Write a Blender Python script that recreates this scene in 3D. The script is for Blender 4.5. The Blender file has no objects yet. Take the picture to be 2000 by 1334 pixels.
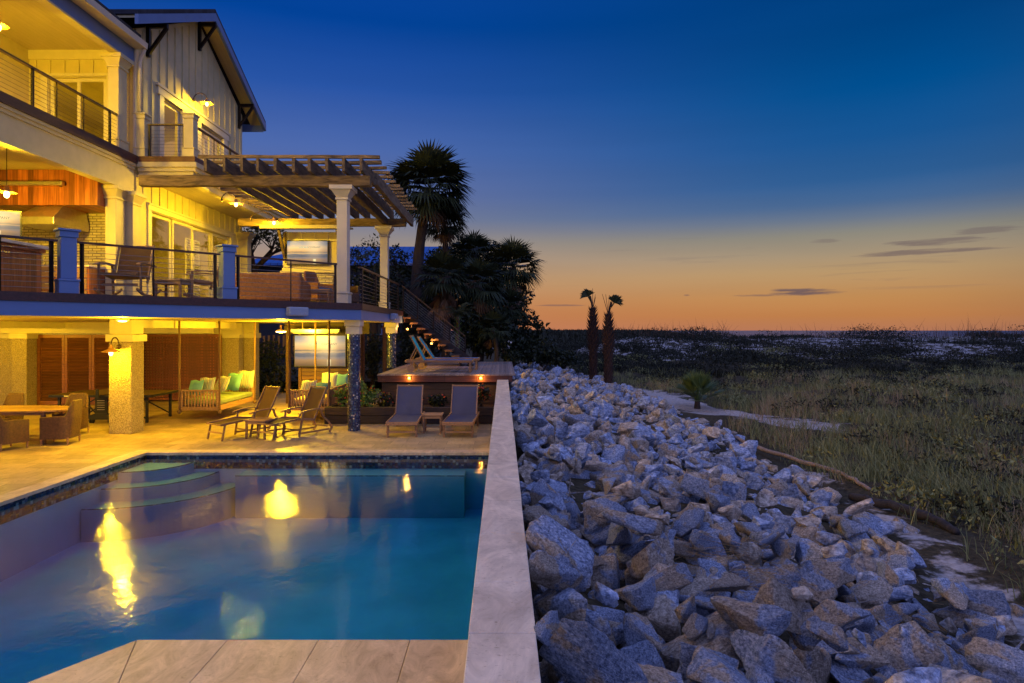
import bpy, bmesh, math, random
import numpy as np
from mathutils import Vector, Matrix, noise as mn
R=math.radians
random.seed(7); rng=np.random.default_rng(7)
SC=bpy.context.scene
COL=SC.collection
F=1280.0; HC=2.5
# ---------------- camera ----------------
cam=bpy.data.cameras.new('camera'); camo=bpy.data.objects.new('camera',cam); COL.objects.link(camo)
camo.location=(0,0,HC); camo.rotation_euler=(R(90),0,0)
cam.sensor_width=36; cam.lens=F/2000*36; cam.shift_x=18/2000; cam.shift_y=-22/2000
cam.clip_start=0.1; cam.clip_end=20000
SC.camera=camo
def lin(c):
    return tuple(((x/255)/12.92 if x/255<=.04045 else ((x/255+.055)/1.055)**2.4) for x in c)+(1,)
def C_(r,g_,b): return (r,g_,b,1)
# ---------------- world: dusk sky ----------------
W=bpy.data.worlds.new('World'); SC.world=W; W.use_nodes=True
nt=W.node_tree; nt.nodes.clear()
class G:
    "tiny node helper"
    def __init__(s,nt): s.nt=nt
    def n(s,t,ins=None,**p):
        x=s.nt.nodes.new(t)
        for k,v in p.items(): setattr(x,k,v)
        if ins:
            for k,v in ins.items():
                if isinstance(v,bpy.types.NodeSocket): s.nt.links.new(v,x.inputs[k])
                else: x.inputs[k].default_value=v
        return x
    def math(s,op,a,b=0.0,c=None,clamp=False):
        d={0:a,1:b}
        if c is not None: d[2]=c
        x=s.n('ShaderNodeMath',d,operation=op); x.use_clamp=clamp; return x.outputs[0]
    def ramp(s,fac,stops,interp='LINEAR'):
        x=s.n('ShaderNodeValToRGB',{0:fac}); e=x.color_ramp; e.interpolation=interp
        while len(e.elements)<len(stops): e.elements.new(.5)
        for el,(p,c) in zip(e.elements,stops):
            el.position=p; el.color=c if isinstance(c,tuple) and len(c)==4 else (c,c,c,1)
        return x.outputs[0]
    def mix(s,f,a,b,mode='MIX'):
        x=s.n('ShaderNodeMix',data_type='RGBA',blend_type=mode)
        for i,v in ((0,f),(6,a),(7,b)):
            if isinstance(v,bpy.types.NodeSocket): s.nt.links.new(v,x.inputs[i])
            else: x.inputs[i].default_value=v
        return x.outputs[2]
    def mrange(s,v,a,b,c=0.,d=1.,smooth=False):
        x=s.n('ShaderNodeMapRange',{0:v,1:a,2:b,3:c,4:d})
        if smooth: x.interpolation_type='SMOOTHSTEP'
        return x.outputs[0]
    def noise(s,vec,scale,detail=4.,rough=.55,dist=0.):
        return s.n('ShaderNodeTexNoise',{'Vector':vec,'Scale':scale,'Detail':detail,'Roughness':rough,'Distortion':dist}).outputs
    def mapping(s,vec,scale=(1,1,1),rot=(0,0,0),loc=(0,0,0)):
        return s.n('ShaderNodeMapping',{0:vec,1:loc,2:rot,3:scale}).outputs[0]
    def link(s,a,b): s.nt.links.new(a,b)
g=G(nt)
tc=g.n('ShaderNodeTexCoord').outputs['Generated']
sp=g.n('ShaderNodeSeparateXYZ',{0:tc}).outputs
sx,sy,sz=sp[0],sp[1],sp[2]
Lr=g.ramp(sz,[(0,lin((198,124,86))),(.03,lin((194,126,84))),(.07,lin((192,146,108))),(.10,lin((176,146,124))),(.135,lin((148,138,136))),(.165,lin((114,122,150))),
  (.2,lin((98,112,160))),(.26,lin((78,106,172))),(.34,lin((40,84,165))),(.42,lin((2,66,152))),(.55,lin((20,70,160))),(.75,C_(.20,.28,.72)),(1,C_(.30,.37,.86))])
Rr=g.ramp(sz,[(0,lin((182,120,88))),(.02,lin((190,126,74))),(.045,lin((193,139,84))),(.08,lin((186,152,108))),(.105,lin((166,148,122))),(.13,lin((142,138,126))),(.15,lin((104,118,138))),
  (.17,lin((72,104,146))),(.2,lin((46,94,148))),(.25,lin((24,86,148))),(.31,lin((0,78,142))),(.38,lin((0,66,128))),(.5,lin((4,62,128))),(.75,C_(.20,.28,.72)),(1,C_(.30,.37,.86))])
fx=g.mrange(sx,-.28,.5,0,1,True)
skyc=g.mix(fx,Lr,Rr)
# hazy dimming far right
skyc=g.mix(g.mrange(sx,.5,.8,0,.35,True),skyc,lin((50,66,84)))
# streak clouds low over the sea
cv=g.n('ShaderNodeCombineXYZ',{0:g.math('MULTIPLY',sx,3.2),1:g.math('MULTIPLY',sy,3.2),2:g.math('MULTIPLY',sz,62.)}).outputs[0]
cn=g.noise(cv,1.6,5,.6,.3)[0]
cf=g.ramp(cn,[(.60,0.),(.70,1.)])
cz=g.math('MULTIPLY',g.mrange(sz,.035,.06),g.mrange(sz,.125,.17,1,0))
cf=g.math('MULTIPLY',g.math('MULTIPLY',cf,cz),g.mrange(sx,.05,.25,0,.18))
skyc=g.mix(cf,skyc,lin((92,84,98)))
def streak(skyc,a,b,w,h,f):
    d=g.math('ADD',g.math('POWER',g.math('ABSOLUTE',g.math('DIVIDE',g.math('SUBTRACT',sx,a),w)),2.),g.math('POWER',g.math('ABSOLUTE',g.math('DIVIDE',g.math('SUBTRACT',sz,b),h)),2.))
    nn=g.noise(g.n('ShaderNodeCombineXYZ',{0:g.math('MULTIPLY',sx,9.),1:b*50,2:g.math('MULTIPLY',sz,110.)}).outputs[0],2.,5,.62,.4)[0]
    return g.mix(g.mrange(g.math('ADD',d,g.math('MULTIPLY',g.math('SUBTRACT',nn,.5),3.2)),.9,.2,0,f),skyc,lin((100,84,92)))
for q in ((.415,.0535,.050,.0055,.85),(.36,.0495,.035,.002,.5),(.545,.112,.05,.005,.55),(.53,.100,.075,.004,.6),(.59,.122,.03,.005,.4),(.44,.121,.02,.003,.3),(.09,.038,.05,.002,.5),(.27,.0515,.006,.002,.5)): skyc=streak(skyc,*q)
# soft broad banding
bn=g.noise(g.n('ShaderNodeCombineXYZ',{0:g.math('MULTIPLY',sx,1.2),1:sy,2:g.math('MULTIPLY',sz,14.)}).outputs[0],1.8,3,.5)[0]
skyc=g.mix(.07,skyc,g.ramp(bn,[(.3,.55),(.7,1.45)]),'MULTIPLY')
# unseen sky behind the viewer, brightened as fill for the foreground
back=g.ramp(sz,[(0,C_(.34,.37,.76)),(.3,C_(.40,.46,1.08)),(1,C_(.30,.39,1.0))])
skyc=g.mix(g.mrange(sy,.25,-.25,0,1,True),skyc,back)
skyc=g.mix(g.mrange(sz,-.002,-.02,0,1),skyc,lin((30,32,40)))
bg=g.n('ShaderNodeBackground',{0:skyc,1:1.0})
g.link(bg.outputs[0],g.n('ShaderNodeOutputWorld').inputs[0])
# ---------------- sun: faint afterglow from below the clouds at the horizon ----------------
sl=bpy.data.lights.new('sun','SUN'); sl.energy=.10; sl.angle=R(20); sl.color=(1,.55,.3)
so=bpy.data.objects.new('sun',sl); COL.objects.link(so)
so.rotation_euler=Vector((.42,1,.10)).to_track_quat('Z','Y').to_euler()
SC.view_settings.view_transform='Standard'; SC.view_settings.look='None'; SC.view_settings.exposure=0; SC.view_settings.gamma=1
WARM=(1,.62,.015); LG=4.0
# ---------------- materials ----------------
def newmat(name,rough=.6,spec=.4):
    m=bpy.data.materials.new(name); m.use_nodes=True
    b=m.node_tree.nodes['Principled BSDF']; b.inputs['Roughness'].default_value=rough
    b.inputs['Specular IOR Level'].default_value=spec
    g=G(m.node_tree); g.b=b; g.co=g.n('ShaderNodeTexCoord').outputs['Object']
    return m,g
def bump(g,h,strength=.3,dist=.01,nrm=None):
    d={'Height':h,'Strength':strength,'Distance':dist}
    if nrm is not None: d['Normal']=nrm
    x=g.n('ShaderNodeBump',d); g.link(x.outputs[0],g.b.inputs['Normal']); return x.outputs[0]
def base(g,c): g.link(c,g.b.inputs['Base Color'])
def C(r,g_,b): return (r,g_,b,1)
def plain(name,c,rough=.6,var=.15,scale=6.,bm=.1,metal=0.,spec=.4):
    m,g=newmat(name,rough,spec); n=g.noise(g.co,scale,5)[0]
    c2=tuple(x*(1-var) for x in c[:3])+(1,); c1=tuple(min(1,x*(1+var)) for x in c[:3])+(1,)
    base(g,g.ramp(n,[(.35,c2),(.65,c1)])); g.b.inputs['Metallic'].default_value=metal
    if bm: bump(g,g.noise(g.co,scale*8,3)[0],bm,.005)
    return m
def planks(name,c1,c2,axis=0,width=.14,gaxis=2,rough=.55,seam=.05,bm=.4,tone=.5,fine=28.,gap=.3):
    m,g=newmat(name,rough); s=g.n('ShaderNodeSeparateXYZ',{0:g.co}).outputs
    v=g.math('DIVIDE',s[axis],width); fl=g.math('FLOOR',v); fr=g.math('FRACT',v)
    wn=g.n('ShaderNodeTexWhiteNoise',{'W':fl},noise_dimensions='1D').outputs[0]
    sc=[fine]*3; sc[gaxis]=1.6
    off=g.n('ShaderNodeCombineXYZ',{0:g.math('MULTIPLY',wn,31.),1:g.math('MULTIPLY',wn,17.),2:g.math('MULTIPLY',wn,23.)}).outputs[0]
    vec=g.n('ShaderNodeVectorMath',{0:g.mapping(g.co,tuple(sc)),1:off},operation='ADD').outputs[0]
    n=g.noise(vec,1.,5,.6,.6)[0]
    col=g.ramp(n,[(.3,c1),(.7,c2)])
    tv=g.mrange(wn,0,1,1-tone,1+tone*.5)
    col=g.mix(1.,col,g.n('ShaderNodeCombineColor',{0:tv,1:tv,2:tv}).outputs[0],'MULTIPLY')
    sm=g.math('LESS_THAN',fr,seam) if seam else None
    if seam: col=g.mix(sm,col,tuple(x*gap for x in c1[:3])+(1,))
    base(g,col)
    h=g.math('SUBTRACT',g.math('MULTIPLY',n,.3),sm) if seam else g.math('MULTIPLY',n,.3)
    bump(g,h,bm,.006); return m
def wood(name,c1,c2,gaxis=0,rough=.5,fine=30.,tone=.35,bm=.3):
    m,g=newmat(name,rough)
    isl=g.n('ShaderNodeNewGeometry').outputs['Random Per Island']
    sc=[fine]*3; sc[gaxis]=2.
    vec=g.n('ShaderNodeVectorMath',{0:g.mapping(g.co,tuple(sc)),1:g.n('ShaderNodeCombineXYZ',{0:g.math('MULTIPLY',isl,37.),1:g.math('MULTIPLY',isl,19.),2:isl}).outputs[0]},operation='ADD').outputs[0]
    n=g.noise(vec,1.,6,.62,.8)[0]
    tv=g.mrange(isl,0,1,1-tone,1+tone*.6)
    col=g.mix(1.,g.ramp(n,[(.28,c1),(.72,c2)]),g.n('ShaderNodeCombineColor',{0:tv,1:tv,2:tv}).outputs[0],'MULTIPLY')
    base(g,col); bump(g,n,bm,.008); return m
M={}
M['white']=plain('white_paint',C(.58,.52,.38),.45,.05,3.,.05)
M['cream']=plain('cream_paint',C(.56,.48,.25),.5,.06,3.,.05)
M['ceil']=planks('ceiling_board',C(.50,.42,.20),C(.56,.47,.24),0,.14,1,.5,.03,.3,.04,8.,.6)
M['fascia']=plain('fascia_paint',C(.13,.20,.38),.45,.04,2.,.04)  # white boards; the blue cast of the dusk sky is put into this colour
M['cedar']=planks('cedar_boards',C(.22,.055,.018),C(.50,.16,.05),0,.135,2,.4,.04,.3,.55)
M['cedar_y']=planks('cedar_side_boards',C(.22,.055,.018),C(.48,.15,.045),1,.135,2,.4,.04,.3,.5)
M['ipe']=wood('brown_trim_wood',C(.035,.014,.010),C(.10,.04,.026),1,.45,30.)
M['iped']=planks('red_trim_boards',C(.06,.02,.012),C(.15,.055,.03),0,.9,0,.5,.01,.2,.3)
M['deckb']=planks('deck_boards',C(.17,.13,.11),C(.30,.24,.21),0,.14,1,.6,.05,.5,.35)
M['teak']=wood('teak',C(.20,.10,.045),C(.42,.24,.11),1,.5,26.)
M['teakx']=wood('teak_cross',C(.22,.12,.05),C(.46,.27,.13),0,.5,26.)
M['redw']=wood('louver_wood',C(.17,.055,.014),C(.34,.13,.03),0,.42,26.,.25)
M['browns']=wood('brown_boards',C(.05,.022,.010),C(.15,.07,.03),0,.5,26.,.3)
M['latw']=wood('lattice_wood',C(.13,.035,.012),C(.26,.08,.025),2,.5,26.,.25)
M['dwood']=wood('dark_timber',C(.022,.014,.010),C(.06,.038,.025),0,.7,20.)
M['perg']=wood('weathered_beam',C(.028,.017,.008),C(.36,.24,.10),0,.8,11.,.3,.9)  # tan raised so the timber colour carries the golden lamplight
M['pergy']=wood('weathered_rafter',C(.04,.026,.015),C(.24,.17,.09),1,.8,11.,.35,.8)
M['rope']=wood('rope',C(.08,.04,.015),C(.26,.15,.06),2,.8,60.,.2,.8)
M['metal']=plain('dark_metal',C(.018,.013,.012),.35,.2,5,.05,.6)
M['cable']=plain('steel_cable',C(.22,.2,.18),.35,.1,5,0,.8)
M['steel']=plain('brushed_steel',C(.62,.58,.5),.28,.08,12,.05,.9)
M['bronze']=plain('bronze_metal',C(.10,.06,.035),.4,.2,8,.05,.6)
M['shade']=plain('lamp_shade_enamel',C(.45,.22,.08),.35,.1,8,.03,.3)
M['black']=plain('black_plastic',C(.015,.015,.016),.4,.1,8,.03)
M['spk']=plain('speaker_grille',C(.30,.34,.42),.6,.05,60,.3)
M['green']=plain('green_cushion',C(.20,.25,.13),.8,.12,5,.15)
M['aqua']=plain('aqua_cushion',C(.14,.36,.32),.8,.1,6,.15)
M['bluec']=plain('blue_cushion',C(.02,.12,.24),.8,.1,6,.15)
M['creamc']=plain('cream_cushion',C(.5,.44,.3),.8,.1,6,.15)
def fab(name,c,sc=220.):
    m,g=newmat(name,.75,.2)
    ck=g.n('ShaderNodeTexChecker',{'Vector':g.co,'Scale':sc,'Color1':c,'Color2':tuple(x*.7 for x in c[:3])+(1,)}).outputs[0]
    n=g.noise(g.co,4.,3)[0]
    base(g,g.mix(.6,ck,g.ramp(n,[(.3,.75),(.7,1.2)]),'MULTIPLY')); bump(g,g.noise(g.co,90.,2)[0],.2,.003)
    tr=g.n('ShaderNodeBsdfTranslucent',{0:tuple(min(1,x*3.2) for x in c[:3])+(1,)}); mx=g.n('ShaderNodeMixShader',{0:.4,1:g.b.outputs[0],2:tr.outputs[0]}); g.link(mx.outputs[0],g.nt.nodes['Material Output'].inputs[0]); return m
M['sling']=fab('grey_sling',C(.13,.14,.22)); M['slingb']=fab('blue_sling',C(.05,.24,.58)); M['slingw']=fab('brown_sling',C(.17,.115,.05))
def stripes():
    m,g=newmat('striped_fabric',.8,.2); s=g.n('ShaderNodeSeparateXYZ',{0:g.co}).outputs
    f=g.math('FRACT',g.math('MULTIPLY',g.math('ADD',s[0],s[1]),7.))
    c=g.ramp(f,[(0,C(.55,.5,.36)),(.2,C(.06,.10,.12)),(.3,C(.5,.5,.4)),(.5,C(.13,.3,.28)),(.62,C(.6,.55,.42)),(.8,C(.10,.10,.07)),(.9,C(.55,.5,.36))],'CONSTANT')
    base(g,c); return m
M['stripe']=stripes()
def wicker(name,c1,c2):
    m,g=newmat(name,.55); s=g.n('ShaderNodeSeparateXYZ',{0:g.co}).outputs
    a=g.math('SINE',g.math('MULTIPLY',g.math('ADD',s[0],s[1]),230.)); b=g.math('SINE',g.math('MULTIPLY',s[2],260.))
    h=g.math('MULTIPLY',a,b); n=g.noise(g.co,25.,3)[0]
    h2=g.math('ADD',g.math('MULTIPLY',h,.35),n)
    base(g,g.ramp(h2,[(.2,c1),(.8,c2)])); bump(g,h,.6,.004); return m
M['wick']=wicker('brown_wicker',C(.045,.022,.010),C(.15,.075,.035)); M['wickr']=wicker('honey_wicker',C(.16,.05,.012),C(.42,.17,.05))
def stone(name,c1,c2,bw,rh,mort=.008,off=.5,swap=False,rough=.55,bm=.25,tonec=.18,pit=True):
    m,g=newmat(name,rough)
    v=g.mapping(g.co,(1,1,1),(0,0,R(90)) if swap else (0,0,0))
    br=g.n('ShaderNodeTexBrick',{'Vector':v,'Color1':C(1-tonec,1-tonec,1-tonec),'Color2':C(1+tonec*.4,1+tonec*.3,1+tonec*.2),'Mortar':C(.45,.42,.38),'Scale':1.,'Mortar Size':mort,'Mortar Smooth':.2,'Bias':0.,'Brick Width':bw,'Row Height':rh},offset=off)
    n=g.noise(g.mapping(g.co,(2.2,1.,1.)),1.9,8,.72,1.2)[0]
    col=g.mix(1.,g.ramp(n,[(.3,c1),(.7,c2)]),br.outputs[0],'MULTIPLY')
    nz=g.noise(g.mapping(g.co,(26,60,26)),1.,4,.6,1.)[0]
    pits=g.ramp(nz,[(.33,0.),(.38,1.)])
    if pit: col=g.mix(.75,col,g.mix(pits,C(.62,.55,.46),C(1,1,1)),'MULTIPLY')
    base(g,col)
    h=g.math('ADD',g.math('MULTIPLY',br.outputs[1],-1.),g.math('MULTIPLY',pits,.5))
    bump(g,h,bm,.006); return m
M['patio']=stone('travertine_paving',C(.36,.26,.11),C(.60,.45,.22),.62,.41,.006,.5,False,.5,.3,.28)
M['cope']=stone('travertine_coping',C(.48,.38,.26),C(.88,.74,.54),50,50,.0001,0,False,.5,.25,.0)
M['copet']=stone('golden_travertine',C(.42,.29,.15),C(.84,.63,.36),50,50,.0001,0,False,.5,.25,.0)
def tile(name,sc,cols,grout,rough=.18,r0=.06):
    m,g=newmat(name,rough,.6)
    v=g.n('ShaderNodeTexVoronoi',{'Vector':g.co,'Scale':sc,'Randomness':.35},distance='CHEBYCHEV')
    wn=g.n('ShaderNodeTexWhiteNoise',{'Vector':v.outputs['Position']}).outputs[0]
    col=g.ramp(wn,cols,'CONSTANT'); gr=g.math('GREATER_THAN',v.outputs[0],.43)
    base(g,g.mix(gr,col,grout)); g.link(g.math('MULTIPLY_ADD',wn,.3,r0),g.b.inputs['Roughness'])
    bump(g,g.math('MULTIPLY',g.math('ADD',wn,g.math('MULTIPLY',gr,-1.)),1.),.5,.004); return m
M['tile']=tile('blue_mosaic',26.,[(0,C(.008,.018,.06)),(.45,C(.015,.04,.13)),(.72,C(.02,.07,.10)),(.86,C(.12,.16,.22)),(.93,C(.5,.46,.36))],C(.05,.05,.055))
M['band']=tile('waterline_mosaic',17.,[(0,C(.006,.01,.03)),(.4,C(.012,.03,.08)),(.8,C(.02,.07,.09)),(.88,C(.22,.24,.22))],C(.035,.035,.035))
def stucco():
    m,g=newmat('shell_stucco',.85,.2)
    v=g.n('ShaderNodeTexVoronoi',{'Vector':g.mapping(g.co,(1,1,1)),'Scale':42.,'Randomness':1.}).outputs[0]
    n=g.noise(g.co,30.,4,.7,1.2)[0]; h=g.math('ADD',g.math('MULTIPLY',v,-.8),n)
    base(g,g.ramp(h,[(-.05,C(.30,.23,.11)),(.22,C(.48,.38,.20)),(.6,C(.60,.49,.27))])); bump(g,h,.9,.025); return m
M['stucco']=stucco()
def brickw():
    m,g=newmat('limewashed_brick',.7,.3)
    v=g.mapping(g.co,(1,1,1),(R(-90),0,0))
    br=g.n('ShaderNodeTexBrick',{'Vector':v,'Color1':C(.62,.54,.32),'Color2':C(.46,.40,.24),'Mortar':C(.22,.18,.12),'Scale':1.,'Mortar Size':.012,'Brick Width':.24,'Row Height':.075},offset=.5)
    n=g.noise(g.co,14.,5,.65)[0]; base(g,g.mix(.7,br.outputs[0],g.ramp(n,[(.3,.7),(.7,1.1)]),'MULTIPLY'))
    bump(g,g.math('ADD',g.math('MULTIPLY',br.outputs[1],-1.),n),.7,.02); return m
M['brick']=brickw()
def schlick(g,f0,nrm=None):
    ge=g.n('ShaderNodeNewGeometry'); d=g.n('ShaderNodeVectorMath',{0:ge.outputs['Incoming'],1:nrm if nrm is not None else ge.outputs['Normal']},operation='DOT_PRODUCT').outputs['Value']
    p=g.math('POWER',g.math('SUBTRACT',1.,g.math('ABSOLUTE',d),clamp=True),5.); return g.math('MULTIPLY_ADD',p,1-f0,f0)
def glass():
    m,g=newmat('window_glass'); nt=g.nt
    t=g.n('ShaderNodeBsdfTransparent',{0:C(.93,.95,.94)}); gl=g.n('ShaderNodeBsdfGlossy',{'Color':C(1,1,1),'Roughness':.01})
    fr=schlick(g,.04)
    mx=g.n('ShaderNodeMixShader',{0:g.math('MULTIPLY',fr,.8,clamp=True),1:t.outputs[0],2:gl.outputs[0]})
    nt.links.new(mx.outputs[0],nt.nodes['Material Output'].inputs[0]); return m
M['glass']=glass()
def water():
    m,g=newmat('pool_water'); nt=g.nt
    n1=g.noise(g.mapping(g.co,(1,1,1)),4.5,3,.55,.4)[0]; n2=g.noise(g.mapping(g.co,(30,13,1)),1.,3,.6,.8)[0]
    pos=g.n('ShaderNodeNewGeometry').outputs['Position']; patch=g.mrange(g.noise(g.co,.55,2)[0],.42,.62,.15,.6)
    for (a,b_,r) in ((-4.6,7.9,1.5),(-3.3,9.7,1.1),(-2.2,6.2,.8)):
        dd=g.n('ShaderNodeVectorMath',{0:pos,1:(a,b_,-.085)},operation='DISTANCE').outputs['Value']; patch=g.math('MAXIMUM',patch,g.mrange(dd,r,r*.35,0,1.5,True))
    h=g.math('ADD',g.math('MULTIPLY',n1,.55),g.math('MULTIPLY',g.math('MULTIPLY',n2,patch),.30))
    b=g.n('ShaderNodeBump',{'Height':h,'Strength':.12,'Distance':.05}).outputs[0]
    t=g.n('ShaderNodeBsdfTransparent',{0:C(.80,.95,.97)}); gl=g.n('ShaderNodeBsdfGlossy',{'Color':C(1,1,1),'Roughness':.035,'Normal':b})
    fr=g.n('ShaderNodeFresnel',{0:1.36,'Normal':b}).outputs[0]
    fr=schlick(g,.02,b)
    mx=g.n('ShaderNodeMixShader',{0:g.math('MULTIPLY',g.math('MULTIPLY',fr,.62,clamp=True),g.math('GREATER_THAN',g.n('ShaderNodeSeparateXYZ',{0:g.n('ShaderNodeNewGeometry').outputs['True Normal']}).outputs[2],.5)),1:t.outputs[0],2:gl.outputs[0]})
    va=g.n('ShaderNodeVolumeAbsorption',{'Color':C(.05,.68,.84),'Density':.80}); nt.links.new(va.outputs[0],nt.nodes['Material Output'].inputs[1])
    nt.links.new(mx.outputs[0],nt.nodes['Material Output'].inputs[0]); return m
M['water']=water()
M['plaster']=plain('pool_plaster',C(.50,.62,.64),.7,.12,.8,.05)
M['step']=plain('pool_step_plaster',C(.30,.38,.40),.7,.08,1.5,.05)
def sea():
    m,g=newmat('sea_surface',.5,.12); n=g.noise(g.mapping(g.co,(.02,.12,1)),1.,5,.6)[0]
    base(g,g.ramp(n,[(.35,C(.05,.05,.07)),(.65,C(.13,.11,.14))])); bump(g,g.noise(g.mapping(g.co,(.3,.9,1)),1.,4)[0],.5,.3); return m
M['sea']=sea()
def rockm():
    m,g=newmat('granite',.85,.25); rnd=g.n('ShaderNodeObjectInfo').outputs['Random']
    isl=g.n('ShaderNodeNewGeometry').outputs['Random Per Island']
    rr=g.math('FRACT',g.math('ADD',rnd,isl))
    off=g.n('ShaderNodeVectorMath',{0:g.co,1:g.n('ShaderNodeCombineXYZ',{0:g.math('MULTIPLY',rr,50.),1:g.math('MULTIPLY',rr,21.),2:rr}).outputs[0]},operation='ADD').outputs[0]
    n1=g.noise(off,.75,5,.55,.4)[0]; n2=g.noise(off,15.,7,.82)[0]; n3=g.noise(g.mapping(off,(1,1,4)),7.,5,.7,1.2)[0]
    c=g.ramp(n2,[(.36,C(.07,.09,.14)),(.5,C(.34,.40,.53)),(.64,C(.72,.76,.86))])
    c=g.mix(g.ramp(n1,[(.49,0.),(.53,.9)]),c,g.ramp(n2,[(.36,C(.16,.10,.055)),(.5,C(.54,.42,.28)),(.64,C(.86,.70,.50))]))  # tan patches put warm lamplight on the facets into the stone colour
    c=g.mix(1.,c,g.ramp(n3,[(.3,.5),(.6,1.1)]),'MULTIPLY')
    t=g.mrange(rr,0,1,.72,1.15); c=g.mix(1.,c,g.n('ShaderNodeCombineColor',{0:t,1:t,2:t}).outputs[0],'MULTIPLY')
    base(g,c); bump(g,g.math('ADD',g.math('MULTIPLY',n2,.5),g.math('MULTIPLY',n3,1.3)),.85,.035); return m
M['rock']=rockm()
def groundm():
    m,g=newmat('dune_ground',.95,.1)
    a=g.n('ShaderNodeAttribute',attribute_name='sand').outputs['Fac']
    n=g.noise(g.co,1.6,6,.65)[0]; n2=g.noise(g.co,11.,5,.7)[0]; nd=g.noise(g.mapping(g.co,(.35,.35,2.2)),1.,6,.66,.8)[0]
    f=g.math('ADD',a,g.math('MULTIPLY',g.math('SUBTRACT',n,.5),1.5)); f=g.mrange(f,.42,.6,0,1,True)
    soil=g.ramp(n2,[(.3,C(.02,.017,.009)),(.7,C(.11,.085,.045))]); sand=g.ramp(n2,[(.25,C(.24,.21,.18)),(.7,C(.60,.53,.47))])
    base(g,g.mix(f,soil,sand)); bump(g,g.math('ADD',n2,n),.7,.06); return m
M['ground']=groundm()
def leafm(name,c1,c2,rough=.55,trans=.15):
    m,g=newmat(name,rough,.3); isl=g.n('ShaderNodeNewGeometry').outputs['Random Per Island']
    base(g,g.ramp(isl,[(0,c1),(1,c2)])); return m
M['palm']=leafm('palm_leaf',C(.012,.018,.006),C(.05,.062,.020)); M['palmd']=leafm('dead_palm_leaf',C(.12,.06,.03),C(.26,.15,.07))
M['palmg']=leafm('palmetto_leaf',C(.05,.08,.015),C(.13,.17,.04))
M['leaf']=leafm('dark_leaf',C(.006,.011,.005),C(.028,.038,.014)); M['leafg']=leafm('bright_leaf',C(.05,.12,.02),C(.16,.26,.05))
M['grass']=leafm('dune_grass_blade',C(.09,.105,.025),C(.36,.33,.11),.7); M['grassb']=leafm('dry_grass_blade',C(.24,.155,.07),C(.48,.34,.16),.7)
M['scrub']=leafm('scrub_leaf',C(.008,.009,.005),C(.035,.037,.016),.8)
M['oat']=leafm('sea_oat_stalk',C(.06,.035,.02),C(.14,.08,.04),.7)
M['red']=leafm('red_petal',C(.30,.02,.012),C(.5,.07,.02)); M['whitep']=leafm('white_petal',C(.5,.5,.5),C(.7,.7,.7))
M['trunk']=wood('palm_trunk',C(.020,.013,.010),C(.07,.045,.03),2,.9,14.,.3,.9)
M['boot']=wood('palm_boot',C(.02,.010,.007),C(.08,.038,.024),2,.9,20.,.4,.7)
M['drift']=wood('driftwood',C(.14,.09,.06),C(.42,.30,.21),0,.8,20.,.1,.8)
M['burnt']=wood('charred_log',C(.012,.010,.010),C(.06,.045,.035),0,.85,20.,.1,.9)
M['roofd']=planks('dark_shingle',C(.015,.015,.02),C(.04,.04,.05),1,.3,0,.8,.06,.5)
M['roofb']=planks('blue_metal_roof',C(.02,.09,.30),C(.03,.12,.38),0,.45,1,.35,.10,.8,.1,3.,.35)
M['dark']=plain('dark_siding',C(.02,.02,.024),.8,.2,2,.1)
M['soil']=plain('mulch',C(.03,.018,.012),.95,.5,20,.6)
M['shing']=M['roofd']
def emis(name,c,s):
    m,g=newmat(name); g.b.inputs['Base Color'].default_value=C(0,0,0); g.b.inputs['Emission Color'].default_value=c; g.b.inputs['Emission Strength'].default_value=s; return m
M['bulb']=emis('lit_bulb',C(1,.72,.25),9.); M['bulbo']=emis('lit_step_light',C(1,.45,.08),10.)
def tv():
    m,g=newmat('television_picture',.3); s=g.n('ShaderNodeSeparateXYZ',{0:g.n('ShaderNodeTexCoord').outputs['Generated']}).outputs
    x,z=s[0],s[2]; n=g.noise(g.mapping(g.co,(2.,1,14.)),1.5,4,.6)[0]
    zz=g.math('ADD',z,g.math('MULTIPLY',g.math('SUBTRACT',n,.5),.10))
    c=g.ramp(zz,[(0,C(.10,.05,.035)),(.2,C(.36,.19,.10)),(.27,C(.20,.18,.21)),(.33,C(.04,.08,.16)),(.42,C(.05,.10,.19)),(.46,C(.62,.38,.20)),(.52,C(.11,.11,.13)),(.56,C(.72,.38,.17)),(.72,C(.85,.58,.30)),(.86,C(.34,.34,.38)),(1,C(.15,.20,.30))])
    dx=g.math('ABSOLUTE',g.math('SUBTRACT',x,.68)); sun=g.mrange(dx,0,.33,1,0,True); pil=g.mrange(dx,.015,.05,1,0,True)
    low=g.math('MAXIMUM',g.mrange(z,.02,.22,.0,1.),0.); low=g.math('MULTIPLY',pil,g.math('LESS_THAN',z,.22)); low=g.math('MULTIPLY',low,g.mrange(z,.0,.2,.5,1))
    c=g.mix(g.math('MULTIPLY',sun,g.mrange(z,.3,.75,.15,.75)),c,C(1,.72,.38)); c=g.mix(low,c,C(1,.85,.45))
    c=g.mix(g.mrange(x,.75,1.,0,.6),c,C(.07,.09,.14))
    g.link(c,g.b.inputs['Emission Color']); g.b.inputs['Emission Strength'].default_value=1.0; g.b.inputs['Base Color'].default_value=C(.01,.01,.01); return m
M['tv']=tv(); M['tvt']=emis('screen_text_cyan',C(.05,.45,.42),1.); M['tvk']=emis('screen_text_dark',C(.10,.14,.14),1.)
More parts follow.
